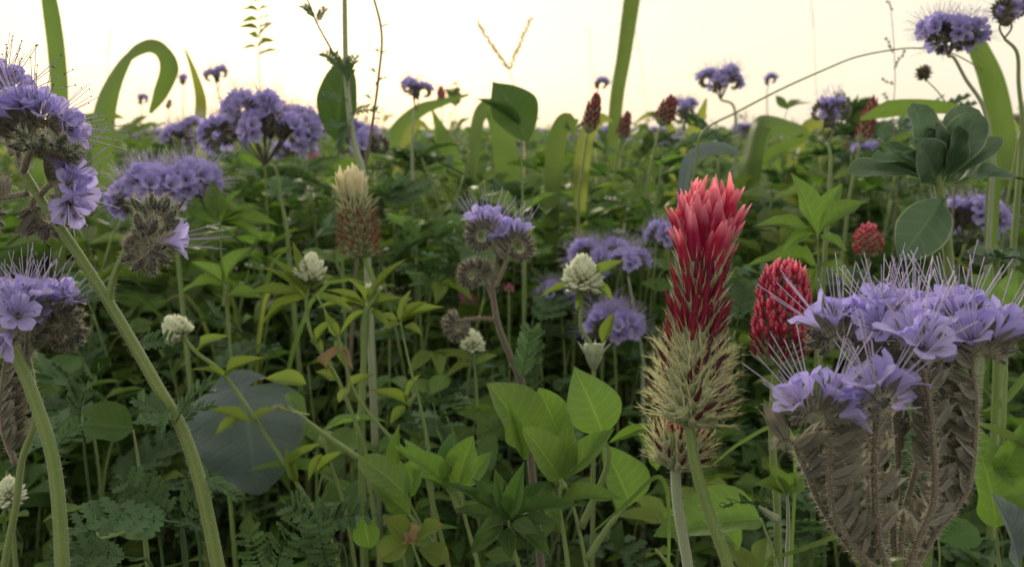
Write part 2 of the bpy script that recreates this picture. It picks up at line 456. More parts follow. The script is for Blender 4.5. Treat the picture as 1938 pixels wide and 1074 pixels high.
def blossom_mb(var=0, low=False):
    rr = random.Random(100 + var)
    mb = MB()
    sepals(mb, 2, 4, hairs=0 if low else 4, L=7.2, w=1.1, open_=0.42, seed=var, hl=1.6)
    nt, ns = (4, 2) if low else (7, 3)
    cup = rr.uniform(0.85, 1.15)
    for k in range(5):
        a0 = 6.2832 * k / 5 + rr.uniform(-0.08, 0.08)
        lift = rr.uniform(-0.7, 0.9)
        G = []
        for i in range(nt + 1):
            t = i / nt
            r = (0.9 + 4.5 * t ** 1.15) * mm
            z = (2.2 + (6.6 * cup) * t ** 0.85 - (1.3 + lift) * t ** 3) * mm
            u = max(0.0, (t - 0.42) / 0.58)
            hw = 0.60 * math.sqrt(max(0.0, 1 - u ** 2.3)) + 0.02
            row = []
            for j in range(-ns, ns + 1):
                s = j / ns
                aa = a0 + s * hw
                rim = 0.5 * mm * t * (math.sin(3.1 * s + k) * 0.7 + s * s * 0.8)
                row.append((r * math.cos(aa), r * math.sin(aa), z + rim))
            G.append(row)
        mb.sheet(G, mat=0, tint=rr.random())
    for k in range(6):
        a = 6.2832 * (k + 0.5) / 6 + rr.uniform(-0.2, 0.2)
        e = Vector((math.cos(a), math.sin(a), 0))
        L = rr.uniform(13.5, 19.5) * mm
        sp = rr.uniform(1.4, 5.5) * mm
        pts = [e * 0.6 * mm + Vector((0, 0, 2.5 * mm)), e * (0.6 * mm + sp * 0.45) + Vector((0, 0, L * 0.55)), e * (0.6 * mm + sp) + Vector((0, 0, L))]
        mb.tube(pts if low else catmull(pts, 3), [0.14 * mm, 0.13 * mm, 0.10 * mm], n=3, mat=1)
        if rr.random() < 0.75:
            c = pts[-1]
            V = [c + Vector(v) * mm for v in ((0.42, 0, 0), (-0.42, 0, 0), (0, 0.24, 0), (0, -0.24, 0), (0, 0, 0.22), (0, 0, -0.22))]
            mb.add([tuple(v) for v in V], [(0, 2, 4), (2, 1, 4), (1, 3, 4), (3, 0, 4), (2, 0, 5), (1, 2, 5), (3, 1, 5), (0, 3, 5)], 3)
    return mb
def bud_mb(var=0, hairs=60):
    rr = random.Random(300 + var)
    mb = MB()
    L, rm = 5.2 * mm, 1.2 * mm
    G = []
    for i in range(6):
        t = i / 5
        r = rm * math.sin(math.pi * (0.12 + 0.80 * t)) ** 0.8
        G.append([(r * (1 + 0.12 * (j % 2)) * math.cos(6.2832 * j / 10), r * (1 + 0.12 * (j % 2)) * math.sin(6.2832 * j / 10), L * t) for j in range(11)])
    mb.sheet(G, mat=2, tint=rr.random())
    for h in range(hairs):
        t, a = rr.uniform(0.1, 1.0), rr.random() * 6.2832
        r = rm * math.sin(math.pi * (0.12 + 0.80 * t)) ** 0.8
        e = Vector((math.cos(a), math.sin(a), 0))
        mb.hair(e * r + Vector((0, 0, L * t)), e * rr.uniform(0.5, 1) + Vector((0, 0, rr.uniform(0.3, 1.3))), rr.uniform(1.4, 3.0) * mm, 0.075 * mm, 4)
    return mb
def capsule_mb(var=0, hairs=3):
    mb = MB()
    rr = random.Random(500 + var)
    sepals(mb, 2, 4, L=rr.uniform(7.2, 8.6), w=2.5, open_=0.10, hairs=hairs, hl=1.2, curve=0.12, seed=40 + var)
    mb.tube([Vector((0, 0, -0.8 * mm)), Vector((0, 0, 1 * mm)), Vector((0, 0, 3.0 * mm)), Vector((0, 0, 4.4 * mm))], [0.35 * mm, 0.9 * mm, 1.2 * mm, 0.2 * mm], n=6, mat=2)
    return mb
PH_M = [PETAL, STAMEN, CALYX, ANTHER, HAIR]
PH_B = [PETAL, STAMEN, BUDC, ANTHER, HAIR]
PH_MG = [PETAL, STAMEN, CALYXG, ANTHER, HAIR]
BLOS_MB = [blossom_mb(i) for i in range(4)]
BLOSL_MB = [blossom_mb(i, True) for i in range(2)]
BUD_MB = [bud_mb(i) for i in range(2)]
BUDL_MB = [bud_mb(i, 10) for i in range(2)]
CAP_MB = [capsule_mb(i) for i in range(3)]
CAPL_MB = [capsule_mb(i, 1) for i in range(2)]
BLOS = [m.build('blossom', PH_M) for m in BLOS_MB]
BUD = [m.build('bud', PH_B) for m in BUD_MB]
BUDG = [m.build('bud', PH_MG) for m in BUD_MB]
CAP = [m.build('seed_calyx', PH_M) for m in CAP_MB]

def cyme_layout(pts, coil_dir, r0, turns, scale, f0=10, f1=150, fruit_from=0.3, gap=1.0, end_size=0.3, rr=R, splay=(0.42, 0.85), fgap=1.0, early='cap'):
    """the curled flower stalk: axis points, and a list of (kind, position, direction, size)"""
    path = catmull(pts, 10)
    T = (path[-1] - path[-2]).normalized()
    c = coil_dir - T * coil_dir.dot(T)
    c = c.normalized() if c.length > 1e-4 else T.orthogonal().normalized()
    B = T.cross(c)
    axis, nrm, tan, phi = [], [], [], []
    for i, p in enumerate(path):
        t = (path[min(i + 1, len(path) - 1)] - path[max(i - 1, 0)]).normalized()
        axis.append(p); tan.append(t); phi.append(-1.0)
        q = -(c - t * c.dot(t)); nrm.append(q.normalized())
    p, a = path[-1].copy(), 0.0
    step = 6.0
    while a < turns:
        a += step
        ar = math.radians(a)
        d = T * math.cos(ar) + c * math.sin(ar)
        r = r0 * (1 - 0.74 * (a / turns))
        p = p + d * (r * math.radians(step)) + B * (0.02 * r0 * math.radians(step))
        axis.append(p.copy()); tan.append(d); phi.append(a)
        nrm.append(-(c * math.cos(ar) - T * math.sin(ar)))
    items, acc, side, s0, total = [], 0.0, 1, 0.0, 0.0
    npath = len(path)
    for i in range(1, len(axis)):
        seg = (axis[i] - axis[i - 1]).length
        acc += seg
        if phi[i] < 0 and i / npath < fruit_from: acc = 0; continue
        fr = max(0.0, (phi[i] - f1) / max(1, turns - f1))
        size = 1.0 - (1 - end_size) * fr
        kind = ('cap' if phi[i] < 0 else early) if phi[i] < f0 else ('flower' if phi[i] < f1 else 'bud')
        sp = {'cap': 1.9 * gap, 'flower': 1.7 * fgap, 'bud': 1.05}[kind] * scale * mm * size
        if acc >= sp:
            acc = 0.0
            side = -side
            fw = 0.55 if kind == 'cap' else (0.25 if kind == 'flower' else 0.15)
            d = nrm[i] + B * side * rr.uniform(*splay) + tan[i] * (fw + rr.uniform(-0.15, 0.15))
            items.append((kind, axis[i] + nrm[i] * 0.5 * mm, d.normalized(), size * scale * rr.uniform(0.9, 1.1)))
    return axis, items

def cyme(plant, pts, coil_dir, r0=6.0, turns=330, scale=1.0, f0=10, f1=150, fruit_from=0.3, gap=1.0, rad=0.9, hairs=True, green=False, end_size=0.3, stemmat=None, splay=(0.15, 0.5), fgap=1.0, fuzz=1.0, early='cap'):
    axis, items = cyme_layout(pts, coil_dir, r0 * mm * scale, turns, scale, f0, f1, fruit_from, gap, end_size, R, splay, fgap, early)
    mb = MB()
    mb.tube(axis, [rad * mm * scale, rad * 0.9 * mm * scale, rad * 0.7 * mm * scale, rad * 0.35 * mm * scale], n=6, mat=0)
    if hairs:
        for k in range(int(len(axis) * 7 * fuzz)):
            i = R.randrange(len(axis) - 1)
            t = (axis[i + 1] - axis[i]).normalized()
            o = t.orthogonal(); o = Quaternion(t, R.random() * 6.283) @ o
            mb.hair(axis[i].lerp(axis[i + 1], R.random()) + o * rad * 0.5 * mm * scale, o + t * R.uniform(-0.2, 0.5), R.uniform(1.0, 2.4) * mm, 0.06 * mm, 1)
    ax = world_mesh('flower_coil', mb, [stemmat or STEMB, HAIR], plant)
    for kind, p, d, s in items:
        M = frame(p, d, Vector((R.uniform(-1, 1), R.uniform(-1, 1), R.uniform(-1, 1)))) @ Matrix.Scale(s, 4)
        if kind == 'flower': part('blossom', R.choice(BLOS), M, ax)
        elif kind == 'bud': part('bud', R.choice(BUDG if green else BUD), M, ax)
        else: part('seed_calyx', R.choice(CAP), M, ax)
    return ax

def stem_mb(pts, radii, n=8, hairs=0, hl=1.3, mb=None, mat=0, hmat=1, res=8):
    mb = mb or MB()
    path = catmull(pts, res)
    mb.tube(path, radii, n=n, mat=mat)
    rad = np.interp(np.linspace(0, 1, len(path)), np.linspace(0, 1, len(radii)), radii) if hasattr(radii, '__len__') else [radii] * len(path)
    for k in range(hairs):
        i = R.randrange(len(path) - 1)
        t = (path[i + 1] - path[i]).normalized()
        o = Quaternion(t, R.random() * 6.283) @ t.orthogonal().normalized()
        mb.hair(path[i].lerp(path[i + 1], R.random()) + o * rad[i] * 0.9, o + t * R.uniform(-0.5, 0.3), R.uniform(0.5, 1.2) * hl * mm, 0.05 * mm, hmat)
    return mb

# --- clover florets
def folded_petal(mb, L, w, mat, z0=0.0, bend=0.2, tint=0.5, x0=0.0, rot=0.0, flare=0.0):
    G = []
    ca, sa = math.cos(rot), math.sin(rot)
    for i in range(6):
        t = i / 5
        ww = w * 0.5 * math.sin(math.pi * (0.16 + 0.82 * t)) ** 0.75
        y = x0 + bend * L * t * t + flare * L * max(0, t - 0.6)
        row = []
        for s, up in ((-1, 0.0), (-0.5, 0.35), (0, 0.55), (0.5, 0.35), (1, 0.0)):
            xx, yy = s * ww, y + up * ww
            row.append(((xx * ca - yy * sa) * mm, (xx * sa + yy * ca) * mm, (z0 + L * t) * mm))
        G.append(row)
    mb.sheet(G, mat=mat, tint=tint)
def clover_floret(kind, var=0, low=False):
    """materials: 0 petal, 1 calyx, 2 bristles/teeth, 3 withered"""
    rr = random.Random(700 + var + len(kind) * 31)
    mb = MB()
    if kind in ('fresh', 'closed', 'compact', 'whitef'):
        L = {'fresh': 14.5, 'closed': 11.0, 'compact': 9.0, 'whitef': 9.0}[kind] * rr.uniform(0.92, 1.08)
        mb.tube([(0, 0, -0.5 * mm), (0, 0, 2 * mm), (0, 0, 4.2 * mm)], [0.5 * mm, 0.95 * mm, 1.0 * mm], n=6, mat=1, tint=rr.random())
        for k in range(5):
            a = 6.2832 * k / 5 + 0.3
            e = Vector((math.cos(a), math.sin(a), 0))
            if kind != 'whitef': mb.hair(e * 0.8 * mm + Vector((0, 0, 3.8 * mm)), e * 0.25 + Vector((0, 0, 1)), rr.uniform(3.5, 5.0) * mm * (0.6 if kind == 'compact' else 1), 0.2 * mm, 2)
            for h in range(0 if (low or kind == 'whitef') else 4):
                mb.hair(e * 0.85 * mm + Vector((0, 0, rr.uniform(1, 6.5) * mm)), e + Vector((0, 0, rr.uniform(0.2, 1))), rr.uniform(1.0, 2.0) * mm, 0.045 * mm, 2)
        wd = {'fresh': 3.7, 'closed': 2.4, 'compact': 2.7, 'whitef': 4.6}[kind]
        folded_petal(mb, L - 2.6, wd, 0, z0=2.6, bend=0.14 if kind != 'closed' else 0.05, tint=rr.random(), flare=0.22 if kind == 'fresh' else 0.0)
        for sgn in (-1, 1):
            folded_petal(mb, (L - 2.6) * 0.8, wd * 0.55, 0, z0=2.6, bend=0.05, tint=rr.random(), rot=math.pi + sgn * 0.7)
        if kind == 'fresh':
            folded_petal(mb, (L - 2.6) * 0.86, wd * 0.7, 0, z0=2.6, bend=0.12, tint=rr.random(), rot=math.pi, flare=0.05)
    elif kind == 'dry':
        mb.tube([(0, 0, -0.5 * mm), (0, 0, 1.8 * mm), (0, 0, 4.2 * mm)], [0.5 * mm, 1.3 * mm, 1.2 * mm], n=7, mat=1, tint=rr.random())
        for k in range(5):
            a = 6.2832 * k / 5 + rr.uniform(-0.2, 0.2)
            e = Vector((math.cos(a), math.sin(a), 0))
            q = e * 0.9 * mm + Vector((0, 0, 3.2 * mm))
            d = (e * rr.uniform(0.25, 0.55) + Vector((0, 0, 1))).normalized()
            L = rr.uniform(5.0, 7.5) * mm
            mb.hair(q, d, L, 0.27 * mm, 2, bend=rr.uniform(-0.05, 0.1))
            for h in range(2 if low else 8):
                u = rr.uniform(0.05, 0.85)
                mb.hair(q + d * L * u, d + e * rr.uniform(-0.8, 0.8) + Vector((-e.y, e.x, 0)) * rr.uniform(-0.9, 0.9), rr.uniform(1.4, 3.2) * mm, 0.07 * mm, 2)
        for h in range(3 if low else 9):
            a = rr.random() * 6.283
            e = Vector((math.cos(a), math.sin(a), 0))
            mb.hair(e * 1.0 * mm + Vector((0, 0, rr.uniform(0.5, 3.3) * mm)), e + Vector((0, 0, rr.uniform(0.5, 1.5))), rr.uniform(1.8, 3.6) * mm, 0.065 * mm, 2)
        if var % 3 != 2:
            ex = Vector((rr.uniform(-1, 1), rr.uniform(-1, 1), 0)) * 1.2 * mm
            mb.tube(catmull([(0, 0, 3 * mm), Vector((0, 0, 6 * mm)) + ex * 0.4, Vector((0, 0, 8.6 * mm)) + ex], 3), [0.5 * mm, 0.55 * mm, 0.45 * mm, 0.12 * mm], n=5, mat=3)
    return mb
FL = {k: [clover_floret(k, v) for v in range(3)] for k in ('fresh', 'closed', 'compact', 'dry', 'whitef')}
FL_LOW = {k: [clover_floret(k, v, True) for v in range(2)] for k in ('closed', 'compact', 'dry')}
FMAT = {'fresh': [CRIM, CALYXC, CALYXC, WITHER], 'closed': [CRIMD, CALYXC, CALYXC, WITHER], 'compact': [CRIM, CALYX, CRIMD, WITHER], 'whitef': [WHITE, CALYXC, CALYXC, WITHER], 'dry': [CRIMD, CALYXC, BRIST, WITHER]}
FLM = {k: [m.build('floret', FMAT[k]) for m in v] for k, v in FL.items()}
FLM['cream'] = [m.build('floret', [CREAM, CALYXC, BRIST, WITHER]) for m in FL['fresh']]
FLM['brown'] = [m.build('floret', [CRIMD, CALYXC, BRISTB, CRIMD]) for m in FL['dry']]
FLM['white'] = [m.build('floret', [WHITE, CALYXC, CALYXC, WITHER]) for m in FL['whitef']]

def flower_spike(plant, base, top, stages, n, prof, scale=1.0, core_h=0.8, core=STEM):
    """a clover head: a core with florets set round it in a spiral. stages: [(upto, kind, tilt0, tilt1, size)]; prof(h) = core radius in mm"""
    ax = (top - base)
    L = ax.length
    mb = MB()
    F0 = frame(base, ax)
    rows = 9
    pts = [base + ax * (core_h * i / rows) for i in range(rows + 1)]
    mb.tube(pts, [max(0.3, prof(i / rows)) * mm * scale for i in range(rows + 1)], n=10, mat=0)
    head = world_mesh('flower_head', mb, [core], plant)
    for i in range(n):
        h = (i + 0.5) / n
        prev = 0.0
        for upto, kind, t0, t1, size in stages:
            if h <= upto: break
            prev = upto
        u = (h - prev) / max(1e-6, upto - prev)
        tilt = math.radians(t0 + (t1 - t0) * u + R.uniform(-7, 7))
        a = i * 2.39996 + R.uniform(-0.15, 0.15)
        e = F0.to_3x3() @ Vector((math.cos(a), math.sin(a), 0))
        z = ax.normalized()
        d = z * math.cos(tilt) + e * math.sin(tilt)
        p = base + ax * (core_h * h) + e * prof(h) * 0.85 * mm * scale
        up = z * math.sin(tilt) - e * math.cos(tilt)
        M = frame(p, d, d.cross(up) * -1) @ Matrix.Scale(size * scale * R.uniform(0.9, 1.1), 4)
        part('floret', R.choice(FLM[kind]), M, head)
    return head

def spike_low(kind, n, L, prof, t0, t1, size, mats, seed=0):
    """the same head for far plants: all florets in one mesh, unit along +Z, length L mm"""
    rr = random.Random(seed)
    mb = MB()
    mb.tube([(0, 0, L * mm * i / 6) for i in range(7)], [max(0.2, prof(i / 6)) * mm for i in range(7)], n=8, mat=1)
    for i in range(n):
        h = (i + 0.5) / n
        tilt = math.radians(t0 + (t1 - t0) * h + rr.uniform(-7, 7))
        a = i * 2.39996
        e = Vector((math.cos(a), math.sin(a), 0))
        z = Vector((0, 0, 1))
        d = z * math.cos(tilt) + e * math.sin(tilt)
        p = z * (L * mm * 0.86 * h) + e * prof(h) * 0.85 * mm
        M = frame(p, d, d.cross(z * math.sin(tilt) - e * math.cos(tilt)) * -1) @ Matrix.Scale(size * rr.uniform(0.85, 1.15), 4)
        mb.put(rr.choice(FL_LOW[kind]), M, tint=rr.random())
    return mb

# --- ferny leaf of the phacelia: unit long along +Y
def fern_mb(seed=0, pairs=8, w=0.36, mat=0, lobes=4):
    rr = random.Random(900 + seed)
    mb = MB()
    spine = [Vector((0.02 * math.sin(3 * t + seed), t, 0.10 * math.sin(2.4 * t) - 0.28 * t ** 3)) for t in [i / 12 for i in range(13)]]
    mb.tube(spine, [0.016, 0.012, 0.005], n=4, mat=mat)
    for k in range(pairs * 2 + 1):
        if k == pairs * 2: t, side = 0.93, 0
        else: t, side = 0.18 + 0.76 * (k // 2) / pairs, (1 if k % 2 else -1)
        i = min(11, int(t * 12)); b = spine[i].lerp(spine[i + 1], t * 12 - i)
        ln = w * math.sin(math.pi * (0.15 + 0.72 * t)) ** 0.8 * rr.uniform(0.85, 1.12)
        if side == 0: ln *= 0.5
        ang = math.radians(rr.uniform(52, 68)) * side
        M = Matrix.Translation(b) @ Matrix.Rotation(-ang, 4, 'Z') @ Matrix.Rotation(rr.uniform(-0.1, 0.45), 4, 'X') @ Matrix.Rotation(rr.uniform(-0.4, 0.4), 4, 'Y')
        nn = lobes * 4
        G = []
        for q in range(nn + 1):
            u = q / nn
            lob = 0.35 + 0.65 * (0.5 + 0.5 * math.sin(u * lobes * 6.283 - 1.2)) ** 0.7
            hw = ln * 0.24 * math.sin(math.pi * (0.10 + 0.86 * u)) ** 0.7 * lob
            zz = -0.10 * ln * u * u
            G.append([M @ Vector((-hw, u * ln + 0.25 * hw, zz + 0.25 * hw)), M @ Vector((0, u * ln, zz)), M @ Vector((hw, u * ln + 0.25 * hw, zz + 0.25 * hw))])
        mb.sheet(G, mat=mat, tint=rr.random())
    return mb
FERN_MB = [fern_mb(i) for i in range(3)]
FERN = [m.build('ferny_leaf', G_FERN) for m in FERN_MB]

# --- grass blades and stalks
def ribbon_mb(pts, widths, twist=0.0, face=None, nv=2, fold=0.12, res=8, mb=None, mat=0, tint=0.5):
    mb = mb or MB()
    path = catmull(pts, res)
    m = len(path)
    W = np.interp(np.linspace(0, 1, m), np.linspace(0, 1, len(widths)), widths)
    tw = np.interp(np.linspace(0, 1, m), np.linspace(0, 1, len(twist)), twist) if hasattr(twist, '__len__') else [twist] * m
    G, prevx = [], None
    for i, p in enumerate(path):
        t = (path[min(i + 1, m - 1)] - path[max(i - 1, 0)]).normalized()
        vd = (face if face is not None else (CAMP - p)).normalized()
        x = t.cross(vd)
        if x.length < 1e-3: x = prevx or t.orthogonal()
        x.normalize()
        if prevx is not None and x.dot(prevx) < 0: x = -x
        prevx = x
        x = Quaternion(t, tw[i]) @ x
        nn = t.cross(x)
        G.append([p + x * (W[i] * 0.5 * j / nv) + nn * (fold * W[i] * abs(j) / nv) for j in range(-nv, nv + 1)])
    mb.sheet(G, mat=mat, tint=tint)
    return mb

# ------------------------------------------------------------------ plants one can point at in the photograph
def PP(lst, d, d1=None):
    n = len(lst)
    return [P(x, y, d if d1 is None else d + (d1 - d) * i / max(1, n - 1)) for i, (x, y) in enumerate(lst)]
def S(d): return d / FPX
UPN = Vector((0, -0.45, 0.9))
CAMN = Vector((0, -0.95, 0.3))

def stem_part(plant, pts, radii, mat=STEM, hairs=0, ground=True, n=8, name='stem', hl=1.3, drift=0.35):
    if ground: pts = pts + to_ground(pts[-1], pts[-2], drift)
    return world_mesh(name, stem_mb(pts, radii, n=n, hairs=hairs, hl=hl), [mat, HAIR], plant)
def leaf(plant, b, t, w, d, mesh, d1=None, normal=None, roll=0.0, name='leaf', label=None):
    base, tip = P(b[0], b[1], d), P(t[0], t[1], d1 or d)
    return place_leaf(plant, mesh, base, tip, w * S(d), normal, roll, name, label)
def at_ground(p, q=None, drift=0.35): return to_ground(p, q, drift)[-1]

# --- left: tall phacelia with the thick slanting stem
d = 0.20
st = PP([(30, 300), (75, 375), (140, 470), (205, 572), (260, 665), (305, 745), (345, 815), (380, 920), (412, 1074)], d)
pa = thing('phacelia_plant', 'tall lavender phacelia whose thick green stem slants past the blue-green heart leaf', 'flower', at_ground(st[-1], st[-2]))
stem_part(pa, st, [1.0 * mm, 1.3 * mm, 1.45 * mm, 1.6 * mm, 1.85 * mm, 2.2 * mm, 2.6 * mm], STEM, hairs=900, n=10)
rt, lf, dn, up = RGT, -RGT, -UPV, UPV
cyme(pa, PP([(40, 318), (34, 280), (42, 238)], d, d - .010), rt, r0=5.2, turns=470, f0=0, f1=165, fruit_from=0.6, scale=0.84, green=True, splay=(0.05, 0.4), fgap=0.85)
cyme(pa, PP([(44, 325), (52, 300), (62, 282)], d - .006, d - .016), rt, r0=3.8, turns=440, f0=0, f1=5, fruit_from=0.9, scale=0.95, green=True)
cyme(pa, PP([(75, 372), (92, 352), (112, 345)], d, d - .006), dn, r0=4.8, turns=380, f0=10, f1=120, fruit_from=0.5, scale=0.84, fgap=0.85)
cyme(pa, PP([(70, 370), (62, 390), (72, 412)], d + .006, d + .008), rt, r0=3.4, turns=380, f0=0, f1=1, fruit_from=0.3, scale=0.84, fgap=0.85)
cyme(pa, PP([(24, 295), (12, 250), (16, 205)], d + .006, d + .004), lf, r0=5.0, turns=300, f0=0, f1=170, fruit_from=0.4, scale=0.86)
cyme(pa, PP([(52, 366), (20, 372), (-14, 376)], d, d + .004), dn, r0=4.2, turns=330, f0=10, f1=60, fruit_from=0.5, scale=0.84, fgap=0.85)
br = PP([(205, 572), (214, 530), (238, 470)], d, d - .002)
stem_part(pa, br, [1.1 * mm, 0.8 * mm], STEM, hairs=70, ground=False, name='side_stem')
cyme(pa, PP([(238, 470), (246, 452), (262, 444)], d - .002, d - .004), dn, r0=3.6, turns=560, f0=62, f1=90, fruit_from=0.98, scale=0.95, early='bud', splay=(0.0, 1.0))
cyme(pa, PP([(236, 474), (258, 440), (276, 412)], d + .004, d + .004), rt, r0=3.5, turns=420, f0=0, f1=1, fruit_from=0.95, scale=0.95, green=True, splay=(0.0, 1.0))
for b, t, w, dd in (((330, 802), (252, 748), 40, .196), ((330, 805), (250, 792), 34, .192), ((333, 800), (398, 712), 36, .196), ((338, 806), (405, 760), 30, .204), ((326, 770), (300, 830), 30, .19), ((210, 572), (125, 560), 40, .205), ((382, 905), (455, 940), 30, .2), ((250, 660), (330, 640), 44, .21)):
    leaf(pa, b, t, w * 1.6, dd, R.choice(FERN), name='ferny_leaf')

# --- left edge: phacelia with the paler head
d = 0.195
st = PP([(-6, 600), (38, 690), (70, 770), (100, 870), (113, 980), (118, 1074)], d)
pb = thing('phacelia_plant', 'phacelia with a paler lilac head over hanging seed curls beside a thick bare stem', 'flower', at_ground(st[-1], st[-2]))
stem_part(pb, st, [1.35 * mm, 1.5 * mm, 1.7 * mm, 2.0 * mm, 2.3 * mm], STEM, hairs=600, n=10)
s2 = PP([(48, 655), (62, 730), (66, 800), (42, 870), (30, 960), (8, 1074)], d + .012, d + .006)
stem_part(pb, s2, [0.8 * mm, 0.9 * mm, 1.1 * mm], STEM, hairs=200, n=6, name='side_stem')
cyme(pb, PP([(48, 690), (44, 645), (36, 606)], d + .01, d + .006), lf, r0=5, turns=300, f0=0, f1=170, fruit_from=0.2, scale=0.86)
cyme(pb, PP([(52, 680), (60, 640), (70, 602)], d + .01, d + .008), rt, r0=5, turns=320, f0=0, f1=110, fruit_from=0.2, scale=0.84, fgap=0.85)
cyme(pb, PP([(50, 680), (52, 640), (50, 600)], d + .006, d + .0), Vector((0.2, -1, 0)), r0=5, turns=220, f0=0, f1=170, fruit_from=0.2, scale=0.86)
cyme(pb, PP([(52, 670), (75, 640), (92, 618)], d + .012, d + .012), rt, r0=4, turns=340, f0=0, f1=1, fruit_from=0.4, scale=0.95)
cyme(pb, PP([(30, 880), (8, 820), (4, 750), (12, 680)], d + .012, d + .014), lf, r0=4, turns=200, f0=400, f1=401, fruit_from=0.1, scale=0.86)
leaf(pb, (102, 860), (160, 790), 60, .2, FERN[1], name='ferny_leaf')

# --- right: the big phacelia, its flower stalks spread like a candelabrum
d = 0.170
st = PP([(1700, 1060), (1705, 1110), (1710, 1180)], d)
pd = thing('phacelia_plant', 'big lavender phacelia in full bloom with a row of hairy seed stalks below its flowers', 'flower', at_ground(st[-1], st[-2]))
stem_part(pd, st, [1.8 * mm, 2.2 * mm, 2.6 * mm], STEM, hairs=80)
cyme(pd, PP([(1690, 1110), (1620, 1050), (1560, 970), (1522, 885), (1505, 845)], d, d - .004), lf, r0=3.0, turns=170, f0=300, f1=301, fruit_from=0.12, scale=0.95, rad=0.8, gap=1.75, splay=(0.1, 0.6), fgap=0.72, fuzz=2.0)
cyme(pd, PP([(1690, 1110), (1620, 1040), (1575, 960), (1570, 860), (1566, 800)], d - .004, d - .008), lf, r0=3.6, turns=200, f0=5, f1=125, fruit_from=0.15, scale=0.95, rad=0.8, gap=1.75, splay=(0.1, 0.6), fgap=0.72, fuzz=2.0)
cyme(pd, PP([(1695, 1115), (1664, 1030), (1655, 920), (1655, 830), (1662, 782)], d - .004, d - .010), Vector((-0.55, -0.85, 0)), r0=3.6, turns=180, f0=0, f1=115, fruit_from=0.15, scale=0.98, rad=0.8, gap=1.6, splay=(0.1, 0.6), fgap=0.72, fuzz=2.0)
cyme(pd, PP([(1705, 1115), (1740, 1020), (1768, 940), (1762, 800), (1745, 690)], d - .002, d - .006), Vector((-0.5, -0.9, 0)), r0=3.6, turns=190, f0=0, f1=130, fruit_from=0.18, scale=0.98, rad=0.8, gap=1.6, splay=(0.1, 0.6), fgap=0.72, fuzz=2.0)
cyme(pd, PP([(1708, 1112), (1770, 1010), (1832, 920), (1846, 780), (1838, 690)], d + .002, d), rt, r0=4.0, turns=220, f0=0, f1=140, fruit_from=0.12, scale=0.95, rad=0.85, gap=1.6, splay=(0.1, 0.6), fgap=0.72, fuzz=2.5)
cyme(pd, PP([(1704, 1112), (1740, 1000), (1790, 900), (1800, 760), (1790, 650)], d + .006, d + .006), Vector((0.5, -0.4, 0)), r0=4.0, turns=200, f0=0, f1=140, fruit_from=0.5, scale=0.95, rad=0.8, gap=1.75, splay=(0.1, 0.6), fgap=0.72, fuzz=2.0)
cyme(pd, PP([(1698, 1112), (1690, 1000), (1700, 880), (1690, 740), (1672, 640)], d + .008, d + .008), Vector((-0.3, -0.7, 0)), r0=4.0, turns=200, f0=0, f1=140, fruit_from=0.5, scale=0.95, rad=0.8, gap=1.75, splay=(0.1, 0.6), fgap=0.72, fuzz=2.0)
cyme(pd, PP([(1694, 1112), (1650, 980), (1640, 860), (1630, 740), (1612, 655)], d + .010, d + .008), lf, r0=4.0, turns=220, f0=0, f1=135, fruit_from=0.6, scale=0.95, rad=0.8, gap=1.75, splay=(0.1, 0.6), fgap=0.72, fuzz=2.0)
cyme(pd, PP([(1700, 1112), (1710, 980), (1740, 860), (1740, 740), (1735, 640)], d + .016, d + .018), Vector((0.2, 0.8, 0)), r0=4.0, turns=200, f0=0, f1=140, fruit_from=0.6, scale=0.95, rad=0.8, gap=1.75, splay=(0.1, 0.6), fgap=0.72, fuzz=2.0)

# --- middle: small phacelia with two side-by-side curls
d = 0.345
st = PP([(930, 520), (935, 572), (945, 622), (968, 680), (990, 735)], d)
pc = thing('phacelia_plant', 'small phacelia with a dark spiky side curl, behind the broad green leaves', 'flower', at_ground(st[-1], st[-2], 0.15))
stem_part(pc, st, [1.1 * mm, 1.35 * mm, 1.5 * mm, 1.7 * mm, 2.0 * mm], STEMB, hairs=240, drift=0.15)
cyme(pc, PP([(934, 540), (940, 490), (936, 448)], d), lf, r0=5.2, turns=420, f0=0, f1=118, fruit_from=0.45, scale=0.95)
cyme(pc, PP([(938, 545), (956, 500), (962, 470)], d - .004), rt, r0=5.0, turns=380, f0=0, f1=100, fruit_from=0.5, scale=0.9)
cyme(pc, PP([(932, 565), (920, 535), (908, 516)], d + .002), lf, r0=3.6, turns=400, f0=0, f1=1, fruit_from=0.5, scale=1.0)
cyme(pc, PP([(938, 605), (905, 604), (868, 608)], d, d - .004), dn, r0=3.0, turns=420, f0=0, f1=1, fruit_from=0.86, scale=1.0)
leaf(pc, (985, 730), (1005, 610), 75, d - .01, FERN[0], name='ferny_leaf')

